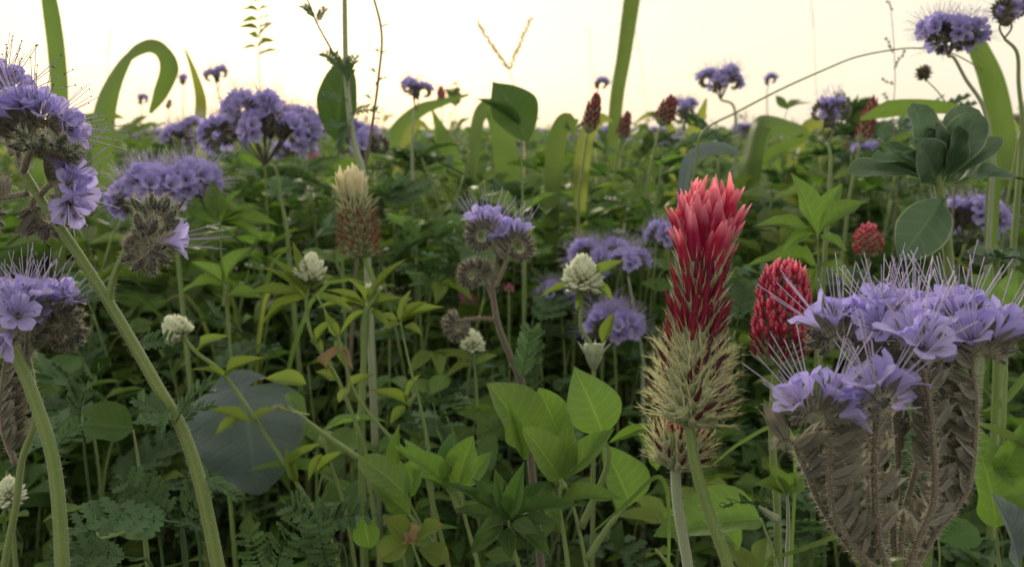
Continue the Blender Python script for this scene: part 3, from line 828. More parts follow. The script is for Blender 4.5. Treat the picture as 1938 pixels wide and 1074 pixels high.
# --- phacelias further back
def bloom(x, y, w, d, label, n=4, stem=None, flat=False, rings=False, r=5.5, fl=150, dark=0.0, group=None, low=0.5, srad=1.0, scale=None):
    wm = w * S(d)
    sc = scale or min(0.92, max(0.72, wm / 0.045))
    top = P(x, y, d) - Vector((0, 0, wm * low))
    pts = [top] + (PP(stem, d) if stem else [])
    if len(pts) < 2: pts.append(top - Vector((R.uniform(-.01, .01), R.uniform(-.01, .01), 0.05)))
    pl = thing('phacelia_plant', label, 'flower', at_ground(pts[-1], pts[-2], 0.12), group)
    stem_part(pl, pts, [0.7 * mm * srad, 1.1 * mm * srad, 1.5 * mm * srad, 2 * mm * srad], STEMP if R.random() < .3 else STEM, hairs=60, n=6, drift=0.12)
    reach = max(0.003, wm * 0.5 - 0.013 * sc)
    if n > 3: n = int(n * 1.35)
    for k in range(n):
        if rings:
            az = Vector(((-1) ** k, -0.15, 0))
            p1 = top + Vector(((-1) ** k * 0.003, 0, wm * 0.22))
            p2 = top + Vector(((-1) ** k * reach * 0.25, 0, wm * 0.45))
        else:
            a = 6.2832 * (k + R.uniform(-.2, .2)) / n + 0.4
            az = Vector((math.cos(a), math.sin(a), 0))
            q = reach * (0.35 + 0.65 * R.random()) if n > 3 else reach * 0.6
            p1 = top + az * q * 0.55 + Vector((0, 0, wm * low * 0.35))
            p2 = top + az * q + Vector((0, 0, wm * low * (1.0 - 0.45 * q / max(reach, 1e-6) + R.uniform(-0.1, 0.1))))
        isd = R.random() < dark
        cyme(pl, [top, p1, p2], az if not rings else az, r0=r, turns=300, scale=sc, f0=0 if not isd else 0, f1=fl if not isd else 1, fruit_from=0.55, hairs=False, rad=0.7, splay=(0.1, 0.45) if rings else (0.3, 0.8), fgap=0.8)
    return pl
bloom(495, 196, 232, 0.50, 'broad purple phacelia head on branching stems behind the tall ferny stem', n=10, stem=[(522, 320), (532, 380), (542, 430)], fl=190, low=0.5)
bloom(322, 330, 225, 0.43, 'wide purple phacelia tuft above the spiky round bud coils', n=9, stem=[(330, 420)], fl=190, low=0.36)
bloom(348, 238, 90, 0.66, 'dusky phacelia head between the arching grass leaf and the broad purple head', n=4, dark=0.3)
bloom(410, 132, 52, 0.85, 'round phacelia head against the sky over the broad purple head', n=2, low=0.8)
bloom(345, 146, 32, 1.1, 'tiny phacelia head against the sky under the arching grass leaf', n=1, low=0.9, group='tiny phacelia heads by the arching grass leaf')
bloom(266, 181, 32, 1.1, 'tiny phacelia head against the sky under the arching grass leaf', n=1, low=0.9, group='tiny phacelia heads by the arching grass leaf')
bloom(318, 190, 32, 1.05, 'tiny phacelia head against the sky under the arching grass leaf', n=1, low=0.9, dark=1, group='tiny phacelia heads by the arching grass leaf')
bloom(688, 245, 115, 0.50, 'phacelia with dark bud coils standing behind the ferny tall stem', n=5, dark=0.35, stem=[(690, 330), (695, 400)])
bloom(575, 265, 50, 0.7, 'dark budding phacelia curl beside the broad purple head', n=2, dark=1)
bloom(786, 158, 70, 0.66, 'single nodding purple phacelia head against the cream sky over a leaf blade', n=3, stem=[(783, 215), (780, 260)], low=0.75)
bloom(1131, 152, 42, 0.9, 'pale phacelia head just above a dark red clover bud', n=1, low=0.7)
bloom(1297, 195, 66, 0.72, 'purple phacelia head touching a dark red clover bud', n=3, stem=[(1300, 260)], low=0.8)
bloom(1366, 140, 95, 0.72, 'flat-topped phacelia head on a stout tapering stalk against the sky', n=4, stem=[(1388, 200), (1393, 245), (1393, 275)], low=0.5, srad=1.4)
bloom(1453, 148, 34, 1.1, 'tiny round phacelia head against the sky beside the arching grass stalk', n=1, low=0.7)
bloom(1570, 222, 105, 0.45, 'phacelia with two open ring-like curls against the sky', n=2, rings=True, r=6.5, fl=110, stem=[(1572, 300), (1570, 360)], low=0.45)
bloom(1648, 282, 70, 0.72, 'purple phacelia head behind the thick-leaved rosette plant', n=3)
bloom(1800, 48, 125, 0.42, 'high purple phacelia head above the rosette plant, on a thin bent stem', n=5, stem=[(1806, 110), (1828, 150), (1862, 205), (1880, 300)], low=0.45, fl=180)
bloom(1905, 35, 90, 0.40, 'high phacelia with open dark curls over the wide bent grass blade', n=2, rings=True, r=6, fl=60, stem=[(1925, 100), (1928, 160), (1936, 240)], low=0.4)
bloom(1934, 222, 50, 0.5, 'dark phacelia curl beside the wide bent grass blade', n=2, dark=0.6)
bloom(1140, 462, 120, 0.55, 'blurred violet phacelia head behind the round white clover', n=5, fl=190, group=None)
bloom(1190, 492, 66, 0.5, 'small violet phacelia head beside the round white clover', n=3, fl=170)
bloom(1062, 540, 85, 0.56, 'shaded violet phacelia head low behind the white clover stalk', n=4, fl=170)
bloom(1165, 602, 125, 0.5, 'low violet phacelia head beneath the round white clover', n=5, fl=190)
bloom(1835, 392, 140, 0.52, 'violet phacelia heads glimpsed behind the rosette plant stem', n=5, fl=180)
bloom(1262, 440, 50, 0.5, 'violet phacelia half hidden by the tall crimson clover', n=3, fl=180)
bloom(1245, 335, 30, 1.0, 'tiny violet phacelia in the field behind the crimson clover', n=1, fl=190)
bloom(1275, 268, 46, 0.95, 'violet phacelia patch under the dark red clover bud', n=2, fl=190)

# --- crimson clovers
d = 0.182
st = PP([(1303, 800), (1318, 890), (1345, 980), (1378, 1074)], d)
ca = thing('crimson_clover', 'tall crimson clover spike with fresh red crown and bristly cream seed whorls below', 'flower', at_ground(st[-1], st[-2]))
stem_part(ca, st, [1.3 * mm, 1.35 * mm, 1.5 * mm, 1.8 * mm, 2 * mm], STEM, hairs=420, n=10)
flower_spike(ca, P(1303, 806, d), P(1346, 300, d), [(0.34, 'dry', 66, 30, 1.08), (0.70, 'closed', 30, 16, 1.05), (0.88, 'fresh', 20, 15, 1.16), (1.0, 'fresh', 14, 8, 1.0)], 172,
             lambda h: 2.4 + 1.5 * h - 2.6 * max(0, h - 0.94) * 10, core_h=0.70)
d = 0.195
st = PP([(1278, 885), (1283, 960), (1302, 1074)], d)
cb = thing('crimson_clover', 'withering clover head tucked under the tall crimson spike on a pale hairy stalk', 'flower', at_ground(st[-1], st[-2]))
stem_part(cb, st, [1.25 * mm, 1.3 * mm, 1.5 * mm, 1.8 * mm], STEMP, hairs=300)
flower_spike(cb, P(1278, 890, d), P(1296, 790, d), [(0.8, 'dry', 60, 30, 0.8), (1.0, 'closed', 35, 20, 0.7)], 40, lambda h: 2.2 + 2.0 * math.sin(math.pi * h), core_h=0.6)
d = 0.262
st = PP([(1470, 690), (1464, 750), (1462, 840), (1470, 940)], d)
cc = thing('crimson_clover', 'compact cone-shaped crimson clover head beside the big lavender phacelia', 'flower', at_ground(st[-1], st[-2]))
stem_part(cc, st, [1.2 * mm, 1.3 * mm, 1.6 * mm], STEM, hairs=120)
flower_spike(cc, P(1470, 694, d), P(1491, 488, d), [(0.2, 'closed', 50, 40, 0.72), (0.9, 'compact', 36, 20, 0.80), (1.0, 'compact', 20, 4, 0.6)], 250,
             lambda h: 2.2 + 4.6 * math.sin(math.pi * (0.16 + 0.74 * h)) ** 0.9, core_h=0.84)
d = 0.35
st = PP([(688, 486), (706, 530), (712, 560), (690, 600), (688, 690), (682, 800)], d)
cd = thing('crimson_clover', 'fading clover spike with cream florets on top of a brown bristly cone', 'flower', at_ground(st[-1], st[-2], 0.1))
stem_part(cd, st, [1.2 * mm, 1.2 * mm, 1.5 * mm, 1.8 * mm], STEM, hairs=200, drift=0.1)
flower_spike(cd, P(684, 488, d), P(664, 318, d), [(0.62, 'brown', 70, 36, 0.80), (0.82, 'dry', 40, 28, 0.72), (1.0, 'cream', 24, 4, 0.92)], 110,
             lambda h: 2.5 + 2.6 * math.sin(math.pi * (0.1 + 0.8 * h)), core_h=0.72)

SPIKE_LOW = [spike_low('compact', 70, 26, lambda h: 1.5 + 2.6 * math.sin(math.pi * (0.1 + 0.85 * h)), 42, 8, 0.72, None, s).build('flower_head', [CRIMD, CALYXC, CRIMD, CRIMD]) for s in range(2)]
SPIKE_LOWR = [spike_low('compact', 80, 26, lambda h: 1.8 + 3.0 * math.sin(math.pi * (0.1 + 0.85 * h)), 45, 8, 0.75, None, 5 + s).build('flower_head', [CRIM, CALYXC, CRIMD, CRIMD]) for s in range(2)]
def red_bud(base, top, w, d, label, group=None, bright=False, stem=None):
    b, t = P(*base, d), P(*top, d)
    L = (t - b).length
    pts = [b] + (PP(stem, d) if stem else [b - (t - b).normalized() * 0.02 - Vector((0, 0, 0.02))])
    pl = thing('crimson_clover', label, 'flower', at_ground(pts[-1], pts[-2], 0.1), group)
    stem_part(pl, pts, [0.9 * mm, 1.1 * mm, 1.4 * mm], STEM, n=6, drift=0.1)
    sx = (w * S(d)) / 0.0135
    M = frame(b, t - b) @ Matrix.Diagonal((sx, sx, L / 0.028, 1))
    part('flower_head', R.choice(SPIKE_LOWR if bright else SPIKE_LOW), M, pl)
red_bud((1112, 250), (1131, 178), 36, 0.55, 'slanting dark red clover bud under a pale phacelia head')
red_bud((1174, 262), (1190, 212), 28, 0.7, 'dark red clover bud beside the tall upright grass blade')
red_bud((1250, 236), (1274, 182), 40, 0.6, 'plump dark red clover bud touching a purple phacelia head')
red_bud((1628, 270), (1656, 184), 34, 0.55, 'dark red clover bud leaning behind the flat grass leaf by the rosette plant')
red_bud((836, 196), (834, 162), 17, 1.3, 'tiny red clover bud against the sky beside a drooping leaf blade', bright=True)
red_bud((1643, 486), (1643, 424), 50, 0.45, 'red clover bud with a pale tip in the leaves below the rosette plant', bright=True)
red_bud((1224, 276), (1232, 248), 20, 1.1, 'small red clover bud deep in the field near the upright grass blade')

# --- white clovers
def white_clover(base, w, d, label, stem, n=105, tilt=(112, 5), srad=1.0, ground=0.15):
    b = P(*base, d)
    st = [b] + PP(stem, d)
    pl = thing('white_clover', label, 'flower', at_ground(st[-1], st[-2], ground))
    stem_part(pl, st, [0.8 * mm * srad, 0.9 * mm * srad, 1.2 * mm * srad], STEM, hairs=40, n=6, drift=ground)
    sc = w * S(d) / 0.0205
    ax = (b - st[1]).normalized()
    flower_spike(pl, b - ax * 0.001, b + ax * 0.011 * sc, [(1.0, 'white', tilt[0], tilt[1], 0.88)], n, lambda h: 1.2 + 1.6 * math.sin(math.pi * min(1, h + 0.1)), scale=sc, core_h=0.62)
    return pl
LY = [leaf_mesh('lance', G_YEL, i, nu=8, nv=2) for i in range(3)]
LL = [leaf_mesh('lance', G_LEAF, i, nu=10, nv=2) for i in range(3)]
LO = [leaf_mesh('obovate', G_LEAF, i) for i in range(3)]
LOY = [leaf_mesh('obovate', G_YEL, i) for i in range(3)]
LF = [leaf_mesh('oval', G_FAVA, i) for i in range(3)]
LFD = [leaf_mesh('diamond', G_FAVA, i) for i in range(2)]
LFO = [leaf_mesh('ovate', G_FAVA, i) for i in range(2)]
LFL = [leaf_mesh('lance', G_FAVA, i, nv=3) for i in range(3)]
LD = [leaf_mesh('lance', G_DARK, i, teeth=0.12, tn=8, nu=30) for i in range(3)]
LDO = [leaf_mesh('ovate', G_DARK, i) for i in range(2)]
LR = [leaf_mesh('spoon', G_ROS, i, nu=14, droop=0.25 + 0.3 * i, fold=0.35 - 0.1 * i) for i in range(3)]
LDEAD = [leaf_mesh('lance', DEAD, i, droop=1.6, wave=0.12) for i in range(2)]

w1 = white_clover((1101, 540), 88, 0.35, 'round white clover head with three narrow yellow-green leaves below it', [(1100, 580), (1100, 622), (1122, 660), (1124, 720)])
for b, t, w in (((1118, 535), (1182, 487), 24), ((1120, 538), (1168, 566), 20), ((1085, 545), (1022, 556), 20), ((1140, 650), (1162, 590), 24), ((1100, 545), (1090, 590), 12)):
    leaf(w1, b, t, w, 0.348, R.choice(LY))
cup = MB()
for k in range(9):
    a = 6.2832 * k / 9
    c = P(1124, 672, 0.35)
    cup.hair(c + Vector((math.cos(a) * .003, math.sin(a) * .003, 0)), Vector((math.cos(a), math.sin(a), 1.2)), 0.0075, 0.0009, 0)
cup.tube([P(1124, 700, .35), P(1124, 680, .35), P(1124, 652, .35)], [1.2 * mm, 3.6 * mm, 4.6 * mm], n=10)
world_mesh('stem_sheath', cup, [STEMP], w1)
w2 = white_clover((586, 528), 76, 0.33, 'opening white clover head amid narrow reddish-tipped leaves', [(580, 580), (592, 640), (640, 720), (690, 850)], n=80, tilt=(85, 5))
for b, t, w in (((582, 560), (512, 478), 18), ((580, 565), (498, 492), 24), ((575, 560), (450, 546), 24), ((575, 565), (474, 612), 22), ((590, 562), (668, 578), 24), ((583, 548), (553, 452), 20), ((592, 548), (628, 520), 34), ((590, 640), (612, 660), 20), ((600, 650), (630, 600), 18), ((640, 720), (600, 700), 26), ((655, 745), (700, 700), 22)):
    leaf(w2, b, t, w, 0.33, R.choice(LY), d1=0.325)
w3 = white_clover((342, 632), 64, 0.345, 'white clover head beside the slanting phacelia stem over the blue-green heart leaf', [(372, 668), (425, 712), (500, 820), (590, 960), (632, 1030)], n=90, tilt=(100, 5))
for b, t, w in (((372, 668), (424, 625), 22), ((425, 712), (496, 672), 24), ((470, 800), (398, 770), 26), ((472, 802), (516, 768), 24), ((455, 790), (402, 822), 24), ((432, 716), (360, 690), 14), ((545, 890), (600, 830), 18), ((560, 915), (540, 850), 20)):
    leaf(w3, b, t, w, 0.343, R.choice(LY), d1=0.338)
w4 = white_clover((895, 658), 52, 0.44, 'half-hidden greenish white clover head behind the dark spiky side curl', [(900, 720), (905, 800)], n=80)
for b, t, w in (((895, 680), (832, 668), 20), ((892, 690), (840, 712), 20), ((900, 690), (940, 668), 20)):
    leaf(w4, b, t, w, 0.435, R.choice(LY))
w5 = white_clover((18, 945), 64, 0.30, 'white clover head low by the thick bare phacelia stem', [(24, 1000), (30, 1080)], n=80)
w6 = white_clover((698, 560), 40, 0.36, 'spent clover node ringed by many narrow yellow-green leaves', [(696, 620), (690, 700), (688, 800)], n=14, tilt=(60, 10))
for b, t, w in (((692, 580), (618, 540), 20), ((696, 575), (757, 482), 20), ((692, 590), (640, 630), 16), ((700, 585), (760, 560), 20), ((694, 572), (660, 520), 16), ((690, 580), (600, 575), 18), ((702, 588), (740, 618), 18)):
    leaf(w6, b, t, w, 0.352, R.choice(LY), d1=0.345)
def sprig(name, label, cat, stems, leaves, d, rad=(0.8, 1.0, 1.3), mat=STEM, drift=0.15, group=None):
    rad = (rad[0] * 0.45,) + tuple(rad)
    pts0 = PP(stems[0], d)
    pl = thing(name, label, cat, at_ground(pts0[-1], pts0[-2], drift), group)
    for i, s in enumerate(stems):
        stem_part(pl, PP(s, d), [r * mm for r in rad], mat, hairs=30, ground=(i == 0), n=6, drift=drift, name='stem' if i == 0 else 'side_stem')
    for b, t, w, meshes, *dd in leaves:
        dx = dd[0] if dd else 0.0
        leaf(pl, b, t, w, d + dx, R.choice(meshes), d1=d + dx - R.uniform(-0.004, 0.012), roll=R.uniform(-0.3, 0.3))
    return pl
sprig('clover_plant', 'thin clover stalk bearing a three-part leaf halfway and a leafy tuft on top', 'clover',
      [[(758, 610), (775, 690), (798, 780), (812, 860)], [(790, 745), (772, 768)]],
      [((772, 768), (704, 734), 26, LY), ((770, 764), (784, 708), 22, LY), ((768, 770), (734, 802), 22, LY), ((760, 615), (714, 622), 20, LY), ((762, 612), (802, 566), 22, LY), ((760, 612), (838, 574), 22, LY), ((758, 610), (772, 545), 20, LY), ((764, 618), (800, 632), 20, LY), ((752, 608), (720, 590), 16, LY)], 0.325)
sprig('clover_plant', 'trailing clover stem lying across beneath the opening white clover', 'clover',
      [[(600, 560), (640, 640), (672, 745), (745, 835), (800, 880)], [(560, 780), (610, 820), (680, 870)]],
      [((640, 640), (615, 590), 20, LY), ((645, 660), (668, 690), 12, LDEAD), ((655, 700), (636, 640), 20, LOY), ((665, 730), (640, 760), 22, LOY), ((620, 705), (636, 640), 22, LDEAD), ((580, 728), (500, 712), 36, LY), ((610, 860), (580, 912), 18, LY), ((600, 900), (650, 850), 20, LY)], 0.315)

# --- broad-leaved plants in front
sprig('broadleaf_plant', 'plant with one rounded and one diamond-shaped broad leaf standing upright', 'plant',
      [[(1060, 900), (1085, 960), (1110, 1074)], [(1005, 850), (1040, 890), (1070, 925)], [(1142, 822), (1150, 880), (1100, 1000)], [(1190, 955), (1150, 1000), (1112, 1060)]],
      [((1006, 852), (938, 722), 122, LF), ((1142, 826), (1092, 690), 104, LFD), ((1066, 840), (1022, 738), 74, LF, 0.02), ((994, 872), (960, 748), 26, LFL, -0.012), ((1192, 958), (1150, 842), 104, LFO, 0.02), ((1244, 892), (1198, 788), 38, LFL), ((1152, 840), (1245, 800), 20, LFL), ((940, 870), (900, 850), 80, LDO, 0.03)], 0.272)
sprig('broadleaf_plant', 'three oval leaves fanning from one stalk in front of the rounded broad leaf', 'plant',
      [[(1064, 908), (1060, 960), (1075, 1074)]],
      [((1060, 908), (998, 812), 80, LF), ((1066, 908), (1078, 788), 46, LFL, 0.006), ((1068, 908), (1164, 806), 48, LFL), ((1050, 960), (1180, 925), 40, LFL), ((1062, 985), (1010, 925), 40, LF)], 0.245)
sprig('broadleaf_plant', 'low plant with upright oval leaves beside the rounded broad leaf', 'plant',
      [[(868, 915), (880, 980), (905, 1074)], [(845, 915), (870, 970)]],
      [((868, 916), (888, 830), 62, LF), ((848, 918), (752, 842), 44, LFL), ((845, 905), (852, 812), 36, LDO), ((872, 920), (822, 860), 34, LFL, 0.01), ((880, 925), (930, 850), 40, LFL, 0.01), ((860, 930), (800, 900), 30, LFL)], 0.25)
sprig('broadleaf_plant', 'pair of smooth oval leaves hanging over a low slanting stalk', 'plant',
      [[(768, 938), (800, 1000), (850, 1074)], [(775, 975), (800, 1010)]],
      [((770, 942), (684, 852), 78, LF), ((776, 978), (706, 908), 62, LF, 0.01), ((752, 882), (752, 808), 26, LFL), ((772, 940), (800, 860), 50, LF, 0.012), ((805, 905), (770, 830), 40, LFL, 0.02)], 0.262)
dk = [((960, 985), (846, 905), 34), ((960, 980), (900, 905), 38), ((962, 975), (938, 890), 40), ((964, 975), (990, 880), 40), ((966, 980), (1040, 900), 36), ((968, 988), (1096, 940), 34), ((960, 992), (905, 1000), 36), ((968, 994), (1020, 1010), 38), ((955, 990), (860, 960), 40), ((964, 985), (960, 920), 42), ((970, 990), (1060, 985), 36), ((950, 1000), (880, 1050), 40), ((975, 1000), (1050, 1050), 40), ((962, 1000), (965, 1060), 36)]
sprig('leafy_herb', 'dark green herb with pointed toothed leaves below the broad-leaved plants', 'plant', [[(962, 985), (970, 1030), (985, 1090)]], [(b, t, w, LD, -0.004 * (i % 4)) for i, (b, t, w) in enumerate(dk)], 0.238)
sprig('low_weed', 'small weed with yellowing reddish-edged rounded leaves near the deeply cut ferny leaves', 'plant', [[(780, 1030), (800, 1090)]],
      [((775, 1030), (716, 1050), 60, LOY), ((780, 1025), (735, 985), 50, LOY), ((785, 1028), (830, 990), 40, LOY), ((782, 1030), (770, 985), 44, LDEAD), ((700, 1040), (690, 985), 50, LO), ((790, 1040), (850, 1060), 50, LOY)], 0.245)
hl_ = thing('broadleaf_plant', 'single large blue-green heart-shaped leaf hanging behind a thin slanting clover stem', 'plant', at_ground(P(445, 740, .41), None))
stem_part(hl_, PP([(452, 738), (440, 770), (430, 860), (440, 1000)], 0.385), [1 * mm, 1.2 * mm, 1.6 * mm], STEM, n=6)
leaf(hl_, (456, 735), (492, 955), 225, 0.368, leaf_mesh('heart', G_BLUE, 0, nu=26, nv=8, fold=0.2, droop=0.7, wave=0.06), normal=Vector((0.1, -0.9, 0.45)))
leaf(hl_, (395, 742), (502, 710), 44, 0.38, leaf_mesh('oval', G_BLUE, 1, droop=0.3))
sprig('broadleaf_plant', 'flat dark leaf in the shade between the two thick phacelia stems', 'plant', [[(252, 815), (262, 880), (270, 980)]], [((252, 812), (104, 796), 78, LDO)], 0.285)
fern_spots = [
    ('ferny blue-green leaf curling up beside the thick bare phacelia stem', [((160, 835), (163, 698), 0.262, 0.9)]),
    ('frosted ferny leaves spread low between the two thick phacelia stems', [((345, 995), (118, 985), 0.222, 0.75), ((330, 985), (232, 905), 0.23, 0.9), ((350, 990), (395, 900), 0.24, 0.8), ((300, 1010), (275, 900), 0.25, 0.8), ((260, 1060), (90, 1050), 0.21, 0.7)]),
    ('deeply cut ferny leaves at the foot of the slanting clover stem', [((640, 1030), (545, 950), 0.242, 0.8), ((600, 1005), (700, 965), 0.242, 0.8), ((520, 1090), (560, 990), 0.235, 0.8), ((500, 1090), (470, 1000), 0.235, 0.8), ((620, 1080), (600, 990), 0.225, 0.9)]),
    ('feathery leaf rising beside the small phacelia stem', [((1000, 760), (1010, 620), 0.36, 0.6), ((1015, 740), (985, 650), 0.37, 0.6)]),
]
for lab, lv in fern_spots:
    b0 = P(*lv[0][0], lv[0][2])
    pl = thing('phacelia_seedling', lab, 'plant', at_ground(b0 - Vector((0, -0.01, 0.03)), None))
    mb = MB()
    for b, t, dd, wr in lv:
        q = P(*b, dd)
        ld = (P(*t, dd - .01) - q).normalized()
        g0 = WM[pl.name].translation
        stem_mb([q + ld * .002, q - ld * .004 - Vector((0, 0, .006)), (q - Vector((0, 0, .03))).lerp(g0, .12), q.lerp(g0, .5), g0 + Vector((R.uniform(-.003, .003), 0, 0))], [0.4 * mm, 0.5 * mm, 0.8 * mm, 1.2 * mm], n=6, mb=mb)
    world_mesh('stem', mb, [G_FERN, HAIR], pl)
    for b, t, dd, wr in lv:
        base, tip = P(*b, dd), P(*t, dd - 0.01)
        place_leaf(pl, R.choice(FERN), base, tip, (tip - base).length * wr, None, R.uniform(-0.4, 0.4), 'ferny_leaf')

# --- leafy plants left and right in the middle distance
sprig('leafy_herb', 'light green herb with a star of narrow leaves under the purple phacelia tuft', 'plant',
      [[(415, 420), (420, 500), (430, 600), (440, 700)], [(428, 540), (424, 580)]],
      [((415, 420), (348, 392), 30, LFL), ((413, 422), (358, 432), 28, LFL), ((412, 415), (402, 338), 34, LFL), ((418, 418), (450, 352), 30, LFL), ((418, 420), (486, 382), 34, LFL), ((418, 424), (522, 408), 32, LFL), ((416, 426), (500, 438), 30, LFL), ((412, 420), (375, 368), 26, LFL),
       ((426, 535), (468, 456), 40, LFL), ((424, 535), (364, 492), 32, LFL), ((422, 540), (340, 540), 36, LFL), ((430, 560), (500, 560), 30, LL)], 0.42)
sprig('leafy_herb', 'pale green herb with long pointed leaves between the two bright clover heads', 'plant',
      [[(1548, 440), (1550, 520), (1556, 620)], [(1545, 500), (1552, 560)]],
      [((1546, 442), (1506, 318), 48, LFL), ((1544, 442), (1428, 412), 42, LFL), ((1550, 440), (1642, 372), 52, LFL), ((1548, 442), (1590, 340), 46, LFL, 0.02), ((1545, 446), (1480, 470), 40, LFL), ((1552, 448), (1610, 470), 40, LFL), ((1546, 505), (1420, 480), 46, LFL, 0.01), ((1550, 500), (1630, 540), 50, LF), ((1545, 510), (1500, 560), 50, LF, 0.01)], 0.34)
ros = [((1768, 345), (1733, 192), 84, 0, .004), ((1772, 340), (1848, 182), 62, 1, .012), ((1780, 340), (1852, 208), 66, 0, .002), ((1762, 345), (1612, 302), 66, 1, 0), ((1760, 340), (1656, 292), 50, 0, -.004), ((1766, 352), (1764, 276), 74, 2, -.012), ((1790, 345), (1818, 240), 46, 0, -.006), ((1758, 325), (1682, 262), 34, 1, .004),
       ((1795, 340), (1902, 250), 38, 1, .002), ((1795, 352), (1894, 318), 56, 0, -.008), ((1795, 345), (1946, 322), 40, 1, 0), ((1768, 310), (1742, 262), 30, 2, -.006), ((1776, 305), (1790, 240), 30, 2, -.004), ((1772, 310), (1768, 248), 36, 2, 0), ((1784, 312), (1810, 262), 28, 2, -.006), ((1762, 320), (1730, 285), 26, 2, -.008), ((1790, 368), (1712, 478), 80, 1, -.01), ((1772, 308), (1758, 240), 26, 0, .004), ((1782, 308), (1776, 232), 26, 0, .002)]
pr_ = thing('rosette_plant', 'thick-leaved plant with a rosette of rounded dark green leaves on an upright stem', 'plant', at_ground(P(1797, 520, .30), P(1790, 430, .30), .1))
stem_part(pr_, PP([(1772, 330), (1778, 360), (1788, 420), (1797, 520)], 0.30), [1.7 * mm, 1.9 * mm, 2.1 * mm, 2.4 * mm], STEM, hairs=80, drift=.1)
for b, t, w, v, dd in ros:
    base, tip = P(*b, .30), P(*t, .30 + dd - .006)
    place_leaf(pr_, LR[v], base, tip, w * 1.15 * S(.30), (CAMN + UPV * 0.2 if v == 2 else Vector((0, -0.5, 0.75)) + (base - tip).normalized() * 0.3), R.uniform(-.25, .25))
pr2 = thing('rosette_plant', 'lower rosette of small rounded leaves near the foot of the taller rosette plant', 'plant', at_ground(P(1890, 520, .33), None))
stem_part(pr2, PP([(1885, 490), (1888, 540), (1890, 600)], 0.33), [1.5 * mm, 1.8 * mm], STEM)
for k in range(14):
    a = 6.2832 * k / 14
    t = (1885 + 62 * math.cos(a) * R.uniform(.6, 1.1), 482 - 34 * abs(math.sin(a)) * R.uniform(.3, 1.2) + 12)
    leaf(pr2, (1885, 492), t, 30, .33, R.choice(LR), d1=.33 - .012 * math.sin(a))

# --- bottom right
sprig('broadleaf_plant', 'wide pale green leaf lying low behind the crimson clover stalks', 'plant', [[(1440, 982), (1460, 1040), (1480, 1110)], [(1240, 1040), (1300, 1110)]],
      [((1440, 985), (1236, 1000), 118, LFO, .01), ((1400, 1040), (1300, 940), 80, LF, .03)], 0.262)
sprig('leafy_herb', 'pale downy herb with small crinkled leaves in front of the wide low leaf', 'plant', [[(1490, 935), (1492, 1000), (1488, 1090)], [(1436, 960), (1470, 985)]],
      [((1436, 962), (1372, 950), 26, FERN), ((1438, 958), (1398, 912), 26, FERN), ((1440, 958), (1446, 916), 22, FERN), ((1490, 935), (1440, 910), 44, LFL), ((1492, 935), (1520, 895), 40, LFL), ((1488, 938), (1460, 880), 36, LFL)], 0.225, rad=(0.8, 1.1, 1.5), mat=STEMP)
sprig('broadleaf_plant', 'tall green leaves standing behind the big lavender phacelia rising past its seed stalks', 'plant', [[(1885, 1000), (1890, 1060), (1895, 1120)], [(1905, 640), (1900, 760), (1890, 900)]],
      [((1885, 1000), (1850, 790), 96, LFO), ((1905, 640), (1862, 505), 78, LF, .04), ((1908, 640), (1935, 505), 90, LF, .05), ((1890, 900), (1950, 800), 60, LFL), ((1888, 950), (1940, 890), 56, LF)], 0.255)
sprig('broadleaf_plant', 'small blue-green leaf low beside the big lavender phacelia stalks', 'plant', [[(1930, 1060), (1935, 1120)]], [((1925, 1070), (1905, 940), 90, [leaf_mesh('ovate', G_BLUE, 2)])], 0.245)

# --- tall thin stems and bushes in the middle
pt = thing('tall_weed', 'tall green stem with ferny tufts crossing the sky behind the fading clover spike', 'plant', at_ground(P(690, 420, .42), None))
stem_part(pt, PP([(652, -60), (653, 60), (656, 150), (668, 260), (688, 330), (692, 420)], .42), [1.3 * mm, 1.5 * mm, 1.7 * mm, 1.9 * mm, 2.2 * mm], STEMP, hairs=140)
stem_part(pt, PP([(575, -20), (598, 40), (625, 90), (652, 140)], .42), [0.5 * mm, 0.7 * mm], STEMB, ground=False, n=5, name='side_stem')
for b, t, w in (((656, 150), (612, 92), 50), ((656, 165), (672, 100), 40), ((658, 190), (600, 180), 50), ((662, 215), (720, 205), 40), ((665, 240), (610, 240), 40), ((664, 225), (640, 290), 36), ((598, 40), (570, 5), 30), ((600, 45), (618, 10), 30)):
    leaf(pt, b, t, w, .418, R.choice(FERN), name='ferny_leaf')
pt2 = thing('tall_weed', 'thin dark wiry stem with tiny side buds beside the tall green stem', 'plant', at_ground(P(690, 320, .44), P(700, 240, .44)))
stem_part(pt2, PP([(700, -30), (722, 60), (716, 150), (704, 240), (690, 330)], .44), [0.7 * mm, 0.9 * mm, 1.1 * mm, 1.4 * mm], STEMB, hairs=60, n=6)
for x, y, dx, dy in ((722, 52, 14, -8), (720, 100, -12, -8), (718, 105, 14, -10), (708, 165, 22, -22), (704, 190, -14, -12), (700, 230, 20, -8), (712, 140, -10, -12)):
    leaf(pt2, (x, y), (x + dx, y + dy), 12, .44, FERN[0], name='ferny_leaf')
sprig('broadleaf_plant', 'upright dark leaf behind the ferny tall stem against the sky', 'plant', [[(640, 265), (642, 330), (645, 420)]], [((640, 268), (648, 84), 74, LDO)], 0.5)
sprig('broadleaf_plant', 'dark pointed leaf standing against the sky behind the folded grass blade', 'plant', [[(985, 262), (988, 320), (990, 420)]], [((998, 270), (934, 134), 88, [leaf_mesh('diamond', G_DARK, 3, droop=0.9)]), ((985, 240), (905, 178), 22, LD)], 0.52)

